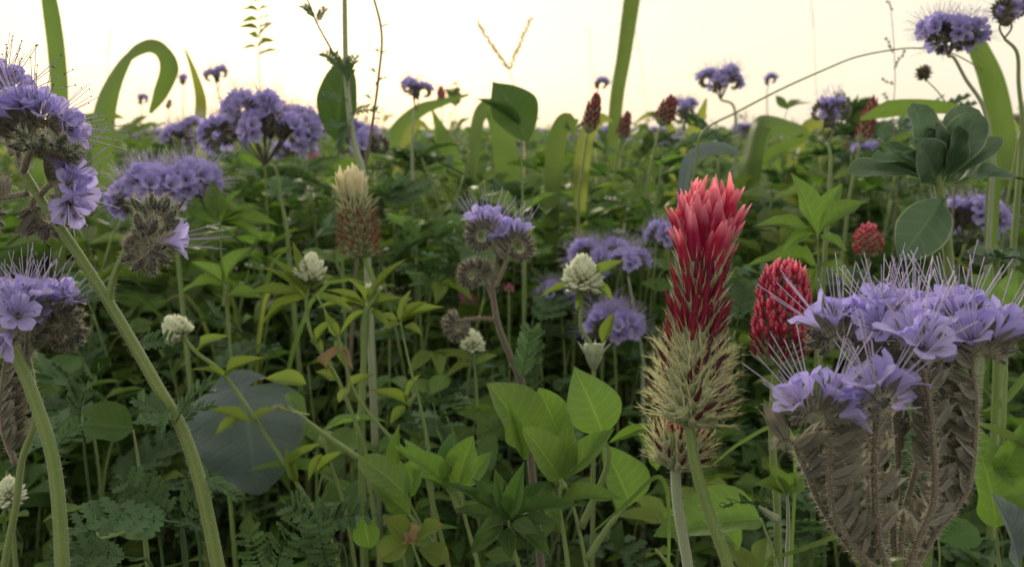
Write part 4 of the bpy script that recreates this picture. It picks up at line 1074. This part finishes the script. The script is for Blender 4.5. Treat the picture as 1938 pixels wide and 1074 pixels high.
# --- grass blades
def grass(label, pts, widths, d, d1=None, mat=G_GRASS, twist=0.0, base=None, group=None, fold=0.12, face=None):
    """one grass leaf from its tip down to the soil"""
    q = PP(pts, d, d1)
    g = to_ground(q[-1], q[-2], 0.12)
    W = [w * S(d) for w in widths]
    path = q + g
    Wall = list(np.interp(np.linspace(0, 1, len(q)), np.linspace(0, 1, len(W)), W)) + [W[-1] * 0.95, W[-1] * 0.9, W[-1] * 0.8, W[-1] * 0.5, W[-1] * 0.2]
    pl = thing('grass_plant', label, 'grass', g[-1], group)
    n = len(path)
    world_mesh('blade', ribbon_mb(path, Wall, twist=twist, fold=fold, face=face), [mat], pl)
    mb = stem_mb([g[2], g[3], g[4]], [0.6 * mm, 1.2 * mm, 1.8 * mm], n=6)
    world_mesh('stem', mb, [STEM, HAIR], pl)
    return pl
grass('upright grass blade against the sky behind the tall lavender phacelia', [(86, -40), (98, 30), (108, 110), (112, 200), (100, 330)], [24, 29, 30, 30, 28], .62)
grass('grass leaf arching over in a tight loop against the sky', [(284, 214), (304, 178), (322, 128), (306, 94), (276, 84), (236, 108), (200, 180), (188, 260), (192, 340)], [6, 26, 36, 30, 36, 48, 56, 54, 48], .70, twist=[0.1, 0.3, 0.5, 1.25, 0.8, 0.3, 0.1, 0, 0])
grass('short pointed grass leaf beside the round phacelia head', [(350, 92), (368, 140), (380, 190), (378, 240)], [3, 12, 20, 22], .75, mat=G_GRASSY)
grass('tall bright grass blade rising into the sky above the tall crimson clover', [(1200, -30), (1190, 40), (1180, 110), (1168, 180), (1162, 260), (1166, 340)], [32, 30, 27, 26, 24, 20], 1.0)
grass('wide grass blade folded over at its top beside the dark pointed leaf', [(962, 345), (955, 270), (940, 212), (918, 203), (900, 230), (892, 300), (890, 400)], [50, 46, 44, 40, 42, 50, 48], .82, twist=[0.15, 0.2, 0.9, 1.3, 0.5, 0.1, 0.1])
grass('grass blade leaning over beside the folded blade', [(818, 208), (838, 256), (858, 310), (874, 380)], [4, 26, 34, 34], .85)
grass('grass blade bent almost level under the single nodding phacelia head', [(888, 178), (840, 192), (796, 206), (760, 236), (742, 270), (748, 360)], [5, 16, 28, 34, 30, 28], .95, twist=0.5)
grass('yellowing pointed grass leaf between the red buds and the flat-topped phacelia', [(1337, 186), (1324, 226), (1302, 270), (1284, 310), (1270, 380)], [4, 22, 30, 30, 28], .9, mat=G_GRASSY)
grass('broad bright grass blade sharply bent above the pale green herb', [(1400, 375), (1440, 300), (1525, 258), (1478, 236), (1440, 232), (1424, 280), (1412, 350), (1410, 420)], [10, 22, 18, 46, 54, 56, 54, 50], .74, twist=[0.2, 0.5, 0.9, 0.9, 0.4, 0, 0, 0])
grass('wide bent grass blade behind the rosette plant, reaching up to the high phacelia heads', [(1832, 48), (1852, 92), (1876, 150), (1892, 220), (1904, 320), (1916, 440), (1922, 500)], [18, 34, 42, 44, 44, 40, 36], .60)
grass('flat grass leaf lying level behind the top of the rosette plant', [(1628, 226), (1680, 208), (1740, 204), (1806, 208), (1860, 240), (1880, 320)], [6, 34, 32, 22, 24, 26], .45, twist=0.35)
grass('dark green blade crossing under the broad bent grass blade', [(1398, 290), (1370, 280), (1330, 284), (1300, 310), (1290, 380)], [8, 26, 28, 24, 20], .55, mat=G_BLUE, twist=0.3)
for i, (pts, w) in enumerate([([(1440, 1066), (1520, 1040), (1610, 1008), (1660, 1020)], 9), ([(1350, 880), (1400, 840), (1470, 805), (1500, 830), (1505, 900)], 8), ([(1120, 1010), (1180, 960), (1240, 905), (1262, 930), (1266, 1010)], 8), ([(1840, 800), (1890, 815), (1950, 850), (1990, 900)], 16), ([(1860, 780), (1900, 760), (1960, 700), (1990, 760)], 14)]):
    grass('thin grass blade threading between the stalks near the big lavender phacelia', pts, [3, w, w, w * .8], .215 + .01 * i, group='thin grass blades among the front stalks', mat=G_GRASS)

# --- stalks against the sky
def stalk(label, pts, d, r, mat=STEM, seeds=(), smat=PALE, sr=1.2, group=None, name='grass_stalk', cat='grass'):
    q = PP(pts, d)
    pl = thing(name, label, cat, at_ground(q[-1], q[-2], .1), group)
    stem_part(pl, q, [x * mm for x in r], mat, n=5, drift=.1)
    for (a, b, rr_) in seeds:
        mb = MB()
        p0, p1 = P(*a, d), P(*b, d)
        L = (p1 - p0).length
        mb.tube([p0.lerp(p1, t) for t in (0, .3, .6, 1)], [.3 * mm, .35 * mm, .3 * mm, .1 * mm], n=4)
        m = max(3, int(L / (2.2 * mm * sr)))
        for i in range(m):
            for sgn in (-1, 1):
                x = (p1 - p0).normalized().orthogonal()
                x = Quaternion((p1 - p0).normalized(), R.random() * 6.28) @ x
                q0 = p0.lerp(p1, (i + .3) / m)
                dd = (x * .6 * sgn + (p1 - p0).normalized()).normalized()
                mb.tube([q0, q0 + dd * 1.5 * mm * rr_, q0 + dd * 3.0 * mm * rr_], [.2 * mm * rr_, .75 * mm * rr_, .1 * mm * rr_], n=5, mat=0, tint=R.random())
        world_mesh('seed_spike', mb, [smat], pl)
    return pl
stalk('long thin grass stalk arching in a wide bow against the sky', [(1860, 132), (1800, 100), (1740, 91), (1690, 94), (1620, 108), (1560, 132), (1480, 168), (1395, 212), (1330, 250)], .45, (0.35, 0.5, 0.7, 0.8))
stalk('pale stalk with two seed spikes spread in a V against the sky', [(963, 130), (975, 170), (990, 220), (992, 300)], .8, (0.5, 0.7, 1.0), PALE, [((963, 132), (903, 42), 1.45), ((963, 132), (1004, 34), 1.45)])
for x, dx, y0 in ((205, -6, 62), (1118, 10, 60), (1540, 12, 10), (700, 8, 60), (1210, 22, 60)):
    stalk('faint pale grass seed stalk thin against the bright sky', [(x, y0 + 40), (x + dx * .4, 170), (x + dx, 300)], 1.0 + .1 * R.random(), (0.3, 0.5, 0.8), PALE, [((x, y0 + 42), (x - dx * .4, y0 - 10), .7)], group='pale grass seed stalks on the skyline')
stalk('wiry seeding weed with scattered dark capsules beside the high phacelia heads', [(1682, -20), (1690, 60), (1694, 150), (1690, 230), (1700, 320)], .6, (0.25, 0.4, 0.7), STEMB, [((1690, 100), (1676, 70), 1.0), ((1692, 130), (1712, 96), 1.0), ((1692, 160), (1668, 150), 1.0), ((1688, 200), (1672, 176), .9), ((1690, 20), (1680, 0), .9)], SEED, name='tall_weed', cat='plant')
pb_ = stalk('round brown seed ball on a thin stem below the high purple phacelia head', [(1752, 150), (1780, 180), (1800, 220), (1810, 320)], .5, (0.35, 0.6, 0.8), STEMB, [], SEED, name='tall_weed', cat='plant')
mb = MB()
c0 = P(1748, 138, .5)
for i in range(60):
    v = Vector((R.gauss(0, 1), R.gauss(0, 1), R.gauss(0, 1))).normalized()
    mb.tube([c0 + v * .5 * mm, c0 + v * 3.2 * mm, c0 + v * 5.6 * mm], [.8 * mm, .9 * mm, .15 * mm], n=4, tint=R.random())
world_mesh('seed_ball', mb, [SEED], pb_)
sprig('tall_weed', 'pale leafy sprig overexposed against the sky above the broad purple head', 'plant', [[(487, -30), (492, 50), (490, 110), (494, 200)]],
      [((489, 12 + 17 * k + 8 * s), (489 + s * R.uniform(18, 40), R.uniform(-14, 12) + 17 * k), R.uniform(9, 16), LY) for k in range(6) for s in (-1, 1)], .62, rad=(0.5, 0.7, 1.0))
for (x, y, w, dd, lab) in ((885, 565, 40, .58, 'small pink clover bloom deep among leaves behind the dark spiky side curl'), (963, 545, 24, .5, 'tiny pink clover bloom beside the small phacelia stem'), (597, 302, 36, .8, 'pink bloom in the field beside the broad purple head'), (448, 632, 18, .6, 'tiny pink bloom low beyond the slanting phacelia stem')):
    b = P(x, y + w * .3, dd)
    pl = thing('pink_clover', lab, 'flower', at_ground(b, None))
    stem_part(pl, [b, b - Vector((0, -.004, .06))], [0.7 * mm, 1.2 * mm], STEM, n=5)
    mb = spike_low('compact', 26, 6, lambda h: 1.2 + 1.0 * math.sin(math.pi * h), 95, 10, 0.8, None, 3)
    part('flower_head', mb.build('flower_head', [PINK, CALYXC, CALYXC, PINK]), frame(b, Vector((0, -.2, 1))) @ Matrix.Scale(w * S(dd) / .018, 4), pl)

# ------------------------------------------------------------------ the dense growth of the field
def trifoliate(profile, L, W, seed, spread=62, pet=0.022, sides=0.95):
    """petiole and three leaflets, metres; grows from the origin up and along +Y"""
    rr = random.Random(seed)
    mb = MB()
    e = Vector((0, pet * 0.75, pet * 0.65))
    mb.tube(catmull([Vector((0, 0, 0)), e * 0.5 + Vector((0, 0, pet * 0.12)), e], 3), [0.5 * mm, 0.35 * mm], n=4, mat=1)
    for k in (-1, 0, 1):
        lm = leaf_mb(profile, nu=6, nv=2, fold=rr.uniform(0.15, 0.5), droop=rr.uniform(0.1, 0.9), wave=0.03, tint=rr.random(), seed=seed + k)
        l_ = L * (1.0 if k == 0 else sides) * rr.uniform(0.88, 1.1)
        M = Matrix.Translation(e) @ Matrix.Rotation(math.radians(-k * spread + rr.uniform(-12, 12)), 4, 'Z') @ Matrix.Rotation(rr.uniform(-0.15, 0.55), 4, 'X') @ Matrix.Rotation(rr.uniform(-0.3, 0.3), 4, 'Y') @ Matrix.Diagonal((W * rr.uniform(0.9, 1.1), l_, l_, 1))
        mb.put(lm, M)
    return mb
TRI_MB = {
    'clover': [trifoliate('obovate', .019, .013, 20 + i) for i in range(3)],
    'alfalfa': [trifoliate('lance', .023, .0085, 30 + i, 55) for i in range(3)],
    'broad': [trifoliate('oval', .031, .020, 40 + i, 70, .03) for i in range(3)],
    'herb': [leaf_mb('lance', nu=8, nv=2, fold=.3, droop=.7, wave=.03, seed=i) for i in range(3)],
}
def scaled(mb, sx, sy):
    return MB().put(mb, Matrix.Diagonal((sx, sy, sy, 1)))
TRI_MB['herb'] = [scaled(m, .011, .036) for m in TRI_MB['herb']]
TRI_MB['ferny'] = [scaled(m, .042, .058) for m in FERN_MB]
TRI_MAT = {'clover': [[G_LEAF, STEM], [G_LEAF, STEM], [G_DARK, STEM]], 'alfalfa': [[G_YEL, STEM], [G_LEAF, STEM], [G_LEAF, STEM]], 'broad': [[G_FAVA, STEM], [G_DARK, STEM], [G_LEAF, STEM]],
           'herb': [[G_LEAF, STEM], [G_FAVA, STEM], [G_DARK, STEM]], 'ferny': [[G_FERN, STEM]] * 3}
TRI = {k: [v[i % 3].build('leaf' if k != 'ferny' else 'ferny_leaf', TRI_MAT[k][i]) for i in range(3)] for k, v in TRI_MB.items()}

def skeleton(kind, seed, H=0.37):
    """stems (point lists) and leaf seats of one bushy plant, base at the origin"""
    rr = random.Random(seed)
    ns = {'clover': 6, 'alfalfa': 5, 'broad': 4, 'herb': 4, 'ferny': 4}[kind]
    stems, seats = [], []
    for s in range(ns):
        a = 6.2832 * s / ns + rr.uniform(-.5, .5)
        e = Vector((math.cos(a), math.sin(a), 0))
        ln = rr.uniform(.012, .062)
        h = H * rr.uniform(.72, 1.0)
        pts = [Vector((0, 0, 0)) + e * .003, e * ln * .35 + Vector((0, 0, h * .45)), e * ln * .75 + Vector((0, 0, h * .8)), e * ln + Vector((rr.uniform(-.01, .01), rr.uniform(-.01, .01), h - .02))]
        stems.append(pts)
        path = catmull(pts, 6)
        n = {'clover': 5, 'alfalfa': 6, 'broad': 4, 'herb': 7, 'ferny': 4}[kind]
        for k in range(n):
            t = .28 + .72 * (k + rr.uniform(.2, .8)) / n if k < n - 1 else 1.0
            p = path[min(len(path) - 1, int(t * (len(path) - 1)))]
            az = k * 2.4 + a + rr.uniform(-.4, .4)
            el = rr.uniform(-.15, .5) if k < n - 1 else rr.uniform(.1, .7)
            M = Matrix.Translation(p) @ Matrix.Rotation(az, 4, 'Z') @ Matrix.Rotation(el, 4, 'X') @ Matrix.Scale(rr.uniform(.7, 1.2), 4)
            seats.append((M, rr.randrange(3)))
    return stems, seats
PROTO = {}
for kind in ('clover', 'alfalfa', 'broad', 'herb', 'ferny'):
    for v in range(3):
        st_, seats = skeleton(kind, 50 + v * 7 + len(kind))
        mb = MB()
        for pts in st_:
            mb.tube(catmull(pts, 4), [1.3 * mm, 1.0 * mm, .6 * mm], n=5)
        mf = MB()
        for M, i in seats:
            mf.put(TRI_MB[kind][i], M, tint=R.random())
        PROTO[kind, v] = (mb.build('stem', [STEM]), seats, mf.build('foliage', [G_SAGE_HAZE, STEM] if v == 1 else TRI_MAT[kind][v]))  # one far variant takes the sage green with painted haze
NAMES = {'clover': ('clover_plant', 'clover'), 'alfalfa': ('clover_plant', 'clover'), 'broad': ('broadleaf_plant', 'plant'), 'herb': ('leafy_herb', 'plant'), 'ferny': ('phacelia_seedling', 'plant')}
NEARLAB = {'clover': 'bushy clover with rounded three-part leaves in the undergrowth', 'alfalfa': 'bushy clover with narrow three-part leaves in the undergrowth', 'broad': 'bush of broad oval three-part leaves in the undergrowth',
           'herb': 'bushy herb with single narrow leaves in the undergrowth', 'ferny': 'young phacelia with only ferny leaves in the undergrowth'}
FARLAB = {'clover': 'blurred clover bush with rounded leaves further back in the field', 'alfalfa': 'blurred clover bush with narrow leaves further back in the field', 'broad': 'blurred broad-leaved bush further back in the field',
          'herb': 'blurred narrow-leaved herb further back in the field', 'ferny': 'blurred ferny-leaved plant further back in the field'}
def plant_copy(kind, v, x, y, h, near):
    stem, seats, fol = PROTO[kind, v]
    nm, cat = NAMES[kind]
    s = h / .37
    sx = s * R.uniform(.95, 1.2)
    M = Matrix.Translation((x, y, 0)) @ Matrix.Rotation(R.random() * 6.283, 4, 'Z') @ Matrix.Diagonal((sx, sx, s, 1))
    o = bpy.data.objects.new(nm, None)
    o['label'] = NEARLAB[kind] if near else FARLAB[kind]
    o['category'] = cat
    o['group'] = (('undergrowth ' if near else 'field growth of ') + {'clover': 'round-leaved clovers', 'alfalfa': 'narrow-leaved clovers', 'broad': 'broad-leaved bushes', 'herb': 'narrow-leaved herbs', 'ferny': 'ferny plants'}[kind])
    link(o, M)
    part('stem', stem, M, o)
    if near:
        for Ml, i in seats:
            part('leaf' if kind != 'ferny' else 'ferny_leaf', TRI[kind][i], M @ Ml, o)
    else:
        part('foliage', fol, M, o, kind='stuff')
F2 = random.Random(77)
def canopy(d):
    return float(np.interp(d, [.2, .3, .42, .5, .56, .66, 1.0, 2.0, 4.0], [.315, .325, .335, .358, .388, .412, .424, .418, .412]))
KW = ['clover'] * 7 + ['alfalfa'] * 5 + ['broad'] * 2 + ['herb'] * 6 + ['ferny'] * 5
def scatter(n, d0, d1, near, mind, side):
    pts, tries = [], 0
    while len(pts) < n and tries < n * 40:
        tries += 1
        dd = math.sqrt(F2.uniform(d0 * d0, d1 * d1))
        x = F2.uniform(-1, 1) * (.66 * dd + side)
        px = CX + x / (dd + .05) * FPX
        if (290 < px < 640 and dd < .46) or (840 < px < 1270 and dd < .36) or (1030 < px < 1235 and dd < .57): continue
        if any((x - a) ** 2 + (dd - b) ** 2 < (mind * (0.6 + .4 * dd)) ** 2 for a, b in pts): continue
        pts.append((x, dd))
    for x, dd in pts:
        plant_copy(F2.choice(KW), F2.randrange(3), x, dd, canopy(dd) * (F2.uniform(.88, 1.05) if dd < .62 or F2.random() < .75 else F2.uniform(1.04, 1.14)), near)
scatter(230, .27, .88, True, .042, .14)
scatter(340, .85, 3.0, False, .07, .35)

# --- thin grass tufts standing among the bushes
def tuft(seed):
    rr = random.Random(seed)
    out = []
    for k in range(7):
        a = rr.random() * 6.283
        e = Vector((math.cos(a), math.sin(a), 0))
        h, ln = rr.uniform(.30, .43), rr.uniform(.01, .07)
        pts = [e * .004, e * ln * .3 + Vector((0, 0, h * .55)), e * ln + Vector((0, 0, h * .92)), e * (ln * 1.9) + Vector((0, 0, h * rr.uniform(.9, 1.02)))]
        w = rr.uniform(1.6, 4.5) * mm
        out.append(ribbon_mb(pts, [w * .6, w, w * .8, w * .1], face=Vector((rr.uniform(-1, 1), rr.uniform(-1, 1), .2)), res=4, nv=1, tint=rr.random()).build('blade', G_GRASS if rr.random() < .8 else G_GRASSY))
    return out
TUFT = [tuft(i) for i in range(4)]
for k in range(64):
    dd = math.sqrt(F2.uniform(.45 ** 2, 2.4 ** 2))
    x = F2.uniform(-1, 1) * (.66 * dd + .05)
    M = Matrix.Translation((x, dd, 0)) @ Matrix.Rotation(F2.random() * 6.28, 4, 'Z') @ Matrix.Scale(F2.uniform(.86, 1.04) * (0.9 if dd < .6 else 1), 4)
    o = bpy.data.objects.new('grass_tuft', None)
    o['label'] = 'tuft of thin grass blades standing among the leafy undergrowth'
    o['category'] = 'grass'; o['group'] = 'thin grass tufts in the field'
    link(o, M)
    for b_ in F2.choice(TUFT): part('blade', b_, M, o)

# --- phacelia and clover blooms further back in the field
def far_head(seed, n=4):
    rr = random.Random(seed)
    mb = MB()
    for k in range(n):
        a = 6.2832 * k / n + rr.uniform(-.3, .3)
        az = Vector((math.cos(a), math.sin(a), 0))
        pts = [Vector((0, 0, -.012)), az * .006 + Vector((0, 0, .004)), az * .012 + Vector((0, 0, .013))]
        axis, items = cyme_layout(pts, az, 5.5 * mm, 300, 1.0, 5, 185, .5, 1.35, .3, rr)
        mb.tube(axis, [.8 * mm, .3 * mm], n=4, mat=2)
        for kd, p, d_, s in items:
            src = {'flower': BLOSL_MB, 'bud': BUDL_MB, 'cap': CAPL_MB}[kd]
            mb.put(rr.choice(src), frame(p, d_, Vector((rr.uniform(-1, 1), rr.uniform(-1, 1), .3))) @ Matrix.Scale(s, 4), tint=rr.random())
    return mb.build('flower_head', PH_M)
FARH = [far_head(60 + i, 3 + i) for i in range(3)]
FSTEM = stem_mb([(0, 0, 0), (.006, .004, -.12), (0, 0, -.40)], [.9 * mm, 1.3 * mm, 2 * mm], n=5).build('stem', [STEM, HAIR])
for k in range(34):
    dd = math.sqrt(F2.uniform(.95 ** 2, 3.2 ** 2))
    x = F2.uniform(-1, 1) * .68 * dd
    z = .405 + F2.gauss(0, .012) + .006 * dd
    M = Matrix.Translation((x, dd, z)) @ Matrix.Rotation(F2.random() * 6.28, 4, 'Z')
    o = bpy.data.objects.new('phacelia_plant', None)
    o['label'] = 'small blurred violet phacelia scattered in the field beyond the near plants'
    o['category'] = 'flower'; o['group'] = 'violet phacelias scattered over the field'
    link(o, Matrix.Translation((x, dd, 0)))
    part('stem', FSTEM, Matrix.Translation((x, dd, z - .01)), o)
    part('flower_head', F2.choice(FARH), M, o)
for k in range(16):
    dd = math.sqrt(F2.uniform(1.0 ** 2, 3.2 ** 2))
    x = F2.uniform(-1, 1) * .68 * dd
    z = .392 + F2.gauss(0, .010)
    o = bpy.data.objects.new('crimson_clover', None)
    o['label'] = 'small blurred dark red clover head scattered in the field beyond the near plants'
    o['category'] = 'flower'; o['group'] = 'red clovers scattered over the field'
    link(o, Matrix.Translation((x, dd, 0)))
    part('stem', FSTEM, Matrix.Translation((x, dd, z)), o)
    part('flower_head', F2.choice(SPIKE_LOW + SPIKE_LOWR), Matrix.Translation((x, dd, z)) @ Matrix.Rotation(F2.uniform(-.4, .4), 4, 'X') @ Matrix.Rotation(F2.uniform(-.4, .4), 4, 'Y') @ Matrix.Scale(.9, 4), o)

# --- wide grass leaves and big leaves standing in the middle growth
for k in range(20):
    dd = F2.uniform(.62, 1.25)
    px = F2.uniform(-60, 2000)
    py = F2.uniform(215, 300)
    ln = F2.choice((-1, 1)) * F2.uniform(25, 95)
    W = F2.uniform(18, 34) * .7 / dd
    grass('wide grass leaf bending over in the thick growth along the skyline', [(px + ln, py + F2.uniform(0, 50)), (px + ln * .6, py), (px + ln * .2, py + 25), (px, py + 80), (px - 4, py + 160)], [3, W * .8, W, W, W * .8], dd, twist=F2.uniform(0, .6), group='wide grass leaves along the skyline', mat=G_GRASS if F2.random() < .7 else G_GRASSY)
MIDL = [leaf_mesh('ovate', G_LEAF, 7), leaf_mesh('lance', G_FAVA, 8), leaf_mesh('oval', G_SAGE_HAZE, 9), leaf_mesh('ovate', G_DARK, 10)]
for k in range(46):
    dd = F2.uniform(.56, 1.2)
    x = F2.uniform(-1, 1) * (.66 * dd + .05)
    top = F2.uniform(.385, .445)
    root = Vector((x, dd, 0))
    o = thing('broadleaf_plant', 'stalk with a few large pointed leaves standing in the thick middle growth', 'plant', root, 'large-leaved stalks in the middle growth')
    pts = [root, root + Vector((F2.uniform(-.01, .01), F2.uniform(-.01, .01), top * .6)), root + Vector((F2.uniform(-.02, .02), F2.uniform(-.02, .02), top - .03))]
    world_mesh('stem', stem_mb(pts, [1.5 * mm, 1.1 * mm, .6 * mm], n=5), [STEM, HAIR], o)
    path = catmull(pts, 8)
    me_ = F2.choice(MIDL)
    for q in range(9):
        b_ = path[len(path) - 1 - int(q * .9)]
        a_ = q * 2.4 + F2.uniform(-.4, .4)
        e_ = Vector((math.cos(a_), math.sin(a_), F2.uniform(.15, .9)))
        L_ = F2.uniform(.028, .052)
        place_leaf(o, me_, b_, b_ + e_.normalized() * L_, L_ * F2.uniform(.38, .6), Vector((0, 0, 1)), F2.uniform(-.3, .3))

# --- tall thin stalks that break the skyline
def skyline(seed):
    rr = random.Random(seed)
    mb = MB()
    top = Vector((rr.uniform(-.02, .02), rr.uniform(-.02, .02), .47))
    mid = Vector((rr.uniform(-.012, .012), rr.uniform(-.012, .012), .25))
    path = catmull([Vector((0, 0, 0)), mid, top], 8)
    mb.tube(path, [1.3 * mm, .9 * mm, .4 * mm], n=5)
    ml = MB()
    for k in range(9):
        p = path[7 + k]
        a = k * 2.4 + rr.random()
        M = Matrix.Translation(p) @ Matrix.Rotation(a, 4, 'Z') @ Matrix.Rotation(rr.uniform(.3, 1.0), 4, 'X') @ Matrix.Scale(rr.uniform(.4, .8), 4)
        ml.put(rr.choice(TRI_MB['herb'] + TRI_MB['ferny']), M, tint=rr.random())
    mh = MB()
    for k in range(26):
        v = Vector((rr.gauss(0, 1), rr.gauss(0, 1), rr.gauss(0, 1.6))).normalized()
        q = top + Vector((rr.gauss(0, .002), rr.gauss(0, .002), rr.uniform(-.014, .008)))
        mh.tube([q, q + v * 2.2 * mm, q + v * 4.5 * mm], [.6 * mm, .8 * mm, .1 * mm], n=4, tint=rr.random())
    return mb.build('stem', [STEM]), ml.build('foliage', [G_LEAF, STEM]), mh.build('seed_head', [SEED if seed % 3 else PALE])
SKYL = [skyline(i) for i in range(6)]
for k in range(46):
    dd = math.sqrt(F2.uniform(.75 ** 2, 3.0 ** 2))
    x = F2.uniform(-1, 1) * (.66 * dd + .1)
    s_ = F2.uniform(.90, 1.10)
    M = Matrix.Translation((x, dd, 0)) @ Matrix.Rotation(F2.random() * 6.28, 4, 'Z') @ Matrix.Scale(s_, 4)
    v_ = F2.randrange(6)
    o = bpy.data.objects.new('tall_weed', None)
    o['label'] = 'thin weed with a small %s seed head poking up out of the field growth' % ('dull olive' if v_ % 3 else 'pale straw')
    o['category'] = 'plant'; o['group'] = 'thin seeding weeds, %s heads' % ('olive' if v_ % 3 else 'pale')
    link(o, M)
    part('stem', SKYL[v_][0], M, o); part('foliage', SKYL[v_][1], M, o, kind='stuff'); part('seed_head', SKYL[v_][2], M, o)

# --- growth nobody could count: low cover under the plants, and the far field
def leaf_cloud(name, label, cat, C, size, aspect, mats, matpick, seed, upb=0.7):
    """thousands of small folded leaves (two quads each) in one mesh, at points C"""
    g = np.random.default_rng(seed)
    n = len(C)
    az = g.random(n) * 6.2832
    el = g.normal(.25, .45, n)
    y = np.stack([np.cos(az) * np.cos(el), np.sin(az) * np.cos(el), np.sin(el)], 1)
    z = np.stack([g.normal(0, .45, n), g.normal(0, .45, n), np.full(n, upb + .3)], 1)
    x = np.cross(y, z); x /= np.linalg.norm(x, axis=1, keepdims=True)
    z = np.cross(x, y)
    L = (size * g.uniform(.6, 1.35, n))[:, None]
    W = L * (aspect * g.uniform(.8, 1.2, n))[:, None]
    base = C
    mid = C + y * L * .5 + z * L * .05
    tip = C + y * L - z * L * .08
    l1 = C + y * L * .48 - x * W * .5 + z * L * .12
    r1 = C + y * L * .48 + x * W * .5 + z * L * .12
    V = np.stack([base, l1, mid, r1, tip], 1).reshape(-1, 3)
    k = np.arange(n)[:, None] * 5
    F = np.concatenate([k + np.array([[0, 2, 1]]), k + np.array([[1, 2, 4]]), k + np.array([[0, 3, 2]]), k + np.array([[2, 3, 4]])], 1).reshape(-1, 3)
    me = bpy.data.meshes.new(name)
    me.vertices.add(len(V)); me.vertices.foreach_set('co', V.astype(np.float32).ravel())
    me.loops.add(len(F) * 3); me.loops.foreach_set('vertex_index', F.astype(np.int32).ravel())
    me.polygons.add(len(F)); me.polygons.foreach_set('loop_start', (np.arange(len(F)) * 3).astype(np.int32))
    for m in mats: me.materials.append(m)
    me.polygons.foreach_set('material_index', np.repeat(matpick, 4).astype(np.int32))
    me.update(calc_edges=True)
    uvl = me.uv_layers.new(name='UVMap')
    uv = np.tile(np.array([[.5, 0], [0, .48], [.5, .5], [1, .48], [.5, 1]]), (n, 1))
    uvl.data.foreach_set('uv', uv[F.ravel()].astype(np.float32).ravel())
    at = me.attributes.new('tint', 'FLOAT', 'POINT')
    at.data.foreach_set('value', np.repeat(g.random(n), 5).astype(np.float32))
    o = bpy.data.objects.new(name, me)
    o['kind'] = 'stuff'; o['label'] = label; o['category'] = cat
    link(o, Matrix.Identity(4))
g = np.random.default_rng(5)
def wedge(n, d0, d1, margin):
    dd = np.sqrt(g.uniform(d0 * d0, d1 * d1, n))
    return (g.random(n) * 2 - 1) * (.66 * dd + margin), dd
# low cover: clumps of small leaves from the soil up to the knees of the plants
cx, cyy = wedge(3300, .27, 3.2, .35)
hmax = np.interp(cyy, [.27, .45, .7, 1.2, 3], [.25, .27, .31, .345, .375])
m_ = 26
X = np.repeat(cx, m_) + g.normal(0, .022, 3300 * m_)
Y = np.repeat(cyy, m_) + g.normal(0, .022, 3300 * m_)
Z = np.repeat(hmax, m_) * (1 - g.random(3300 * m_) ** 1.6 * .85)
ok = Y > .25
C = np.stack([X, Y, Z], 1)[ok]
leaf_cloud('ground_cover', 'tangle of small green leaves filling the shade under the plants', 'undergrowth', C, .017, .55, [G_LEAF, G_DARK, G_YEL, G_FERN, G_SAGE_HAZE], np.where((C[:, 1] > .8) & (g.random(len(C)) < .35), 4, g.choice(4, len(C), p=[.42, .38, .08, .12])), 8)  # haze-lightened leaves are mixed in beyond the near plants
# far field: taller clumps with specks of bloom
def far_field(n, d0, d1, m_, size, seed):
    x, y = wedge(n, d0, d1, .9)
    hh = g.normal(.402, .030, n)
    X = np.repeat(x, m_) + g.normal(0, .05, n * m_)
    Y = np.repeat(y, m_) + g.normal(0, .05, n * m_)
    Z = np.repeat(hh, m_) * (1 - g.random(n * m_) ** 1.4 * .6)
    pick = g.choice(5, n, p=[.36, .20, .29, .10, .05])
    mat = np.repeat(np.minimum(pick, 2), m_)
    top = Z > np.repeat(hh, m_) * .93
    mat = np.where(top & np.repeat(pick == 3, m_), 3, mat)
    mat = np.where(top & np.repeat(pick == 4, m_), 4, mat)
    return np.stack([X, Y, Z], 1), mat
C1, m1 = far_field(3100, 3.0, 8.0, 40, .03, 1)
leaf_cloud('meadow', 'far green field with specks of violet and red bloom', 'field', C1, .030, .45, [G_LEAF, G_DARK, G_SAGE_HAZE, PETAL, CRIMD], m1, 9)
C2, m2 = far_field(4200, 8.0, 40.0, 26, .06, 2)
leaf_cloud('meadow', 'farthest strip of the field along the horizon', 'field', C2, .085, .45, [G_LEAF, G_DARK, G_SAGE_HAZE, PETAL, CRIMD], m2, 10)
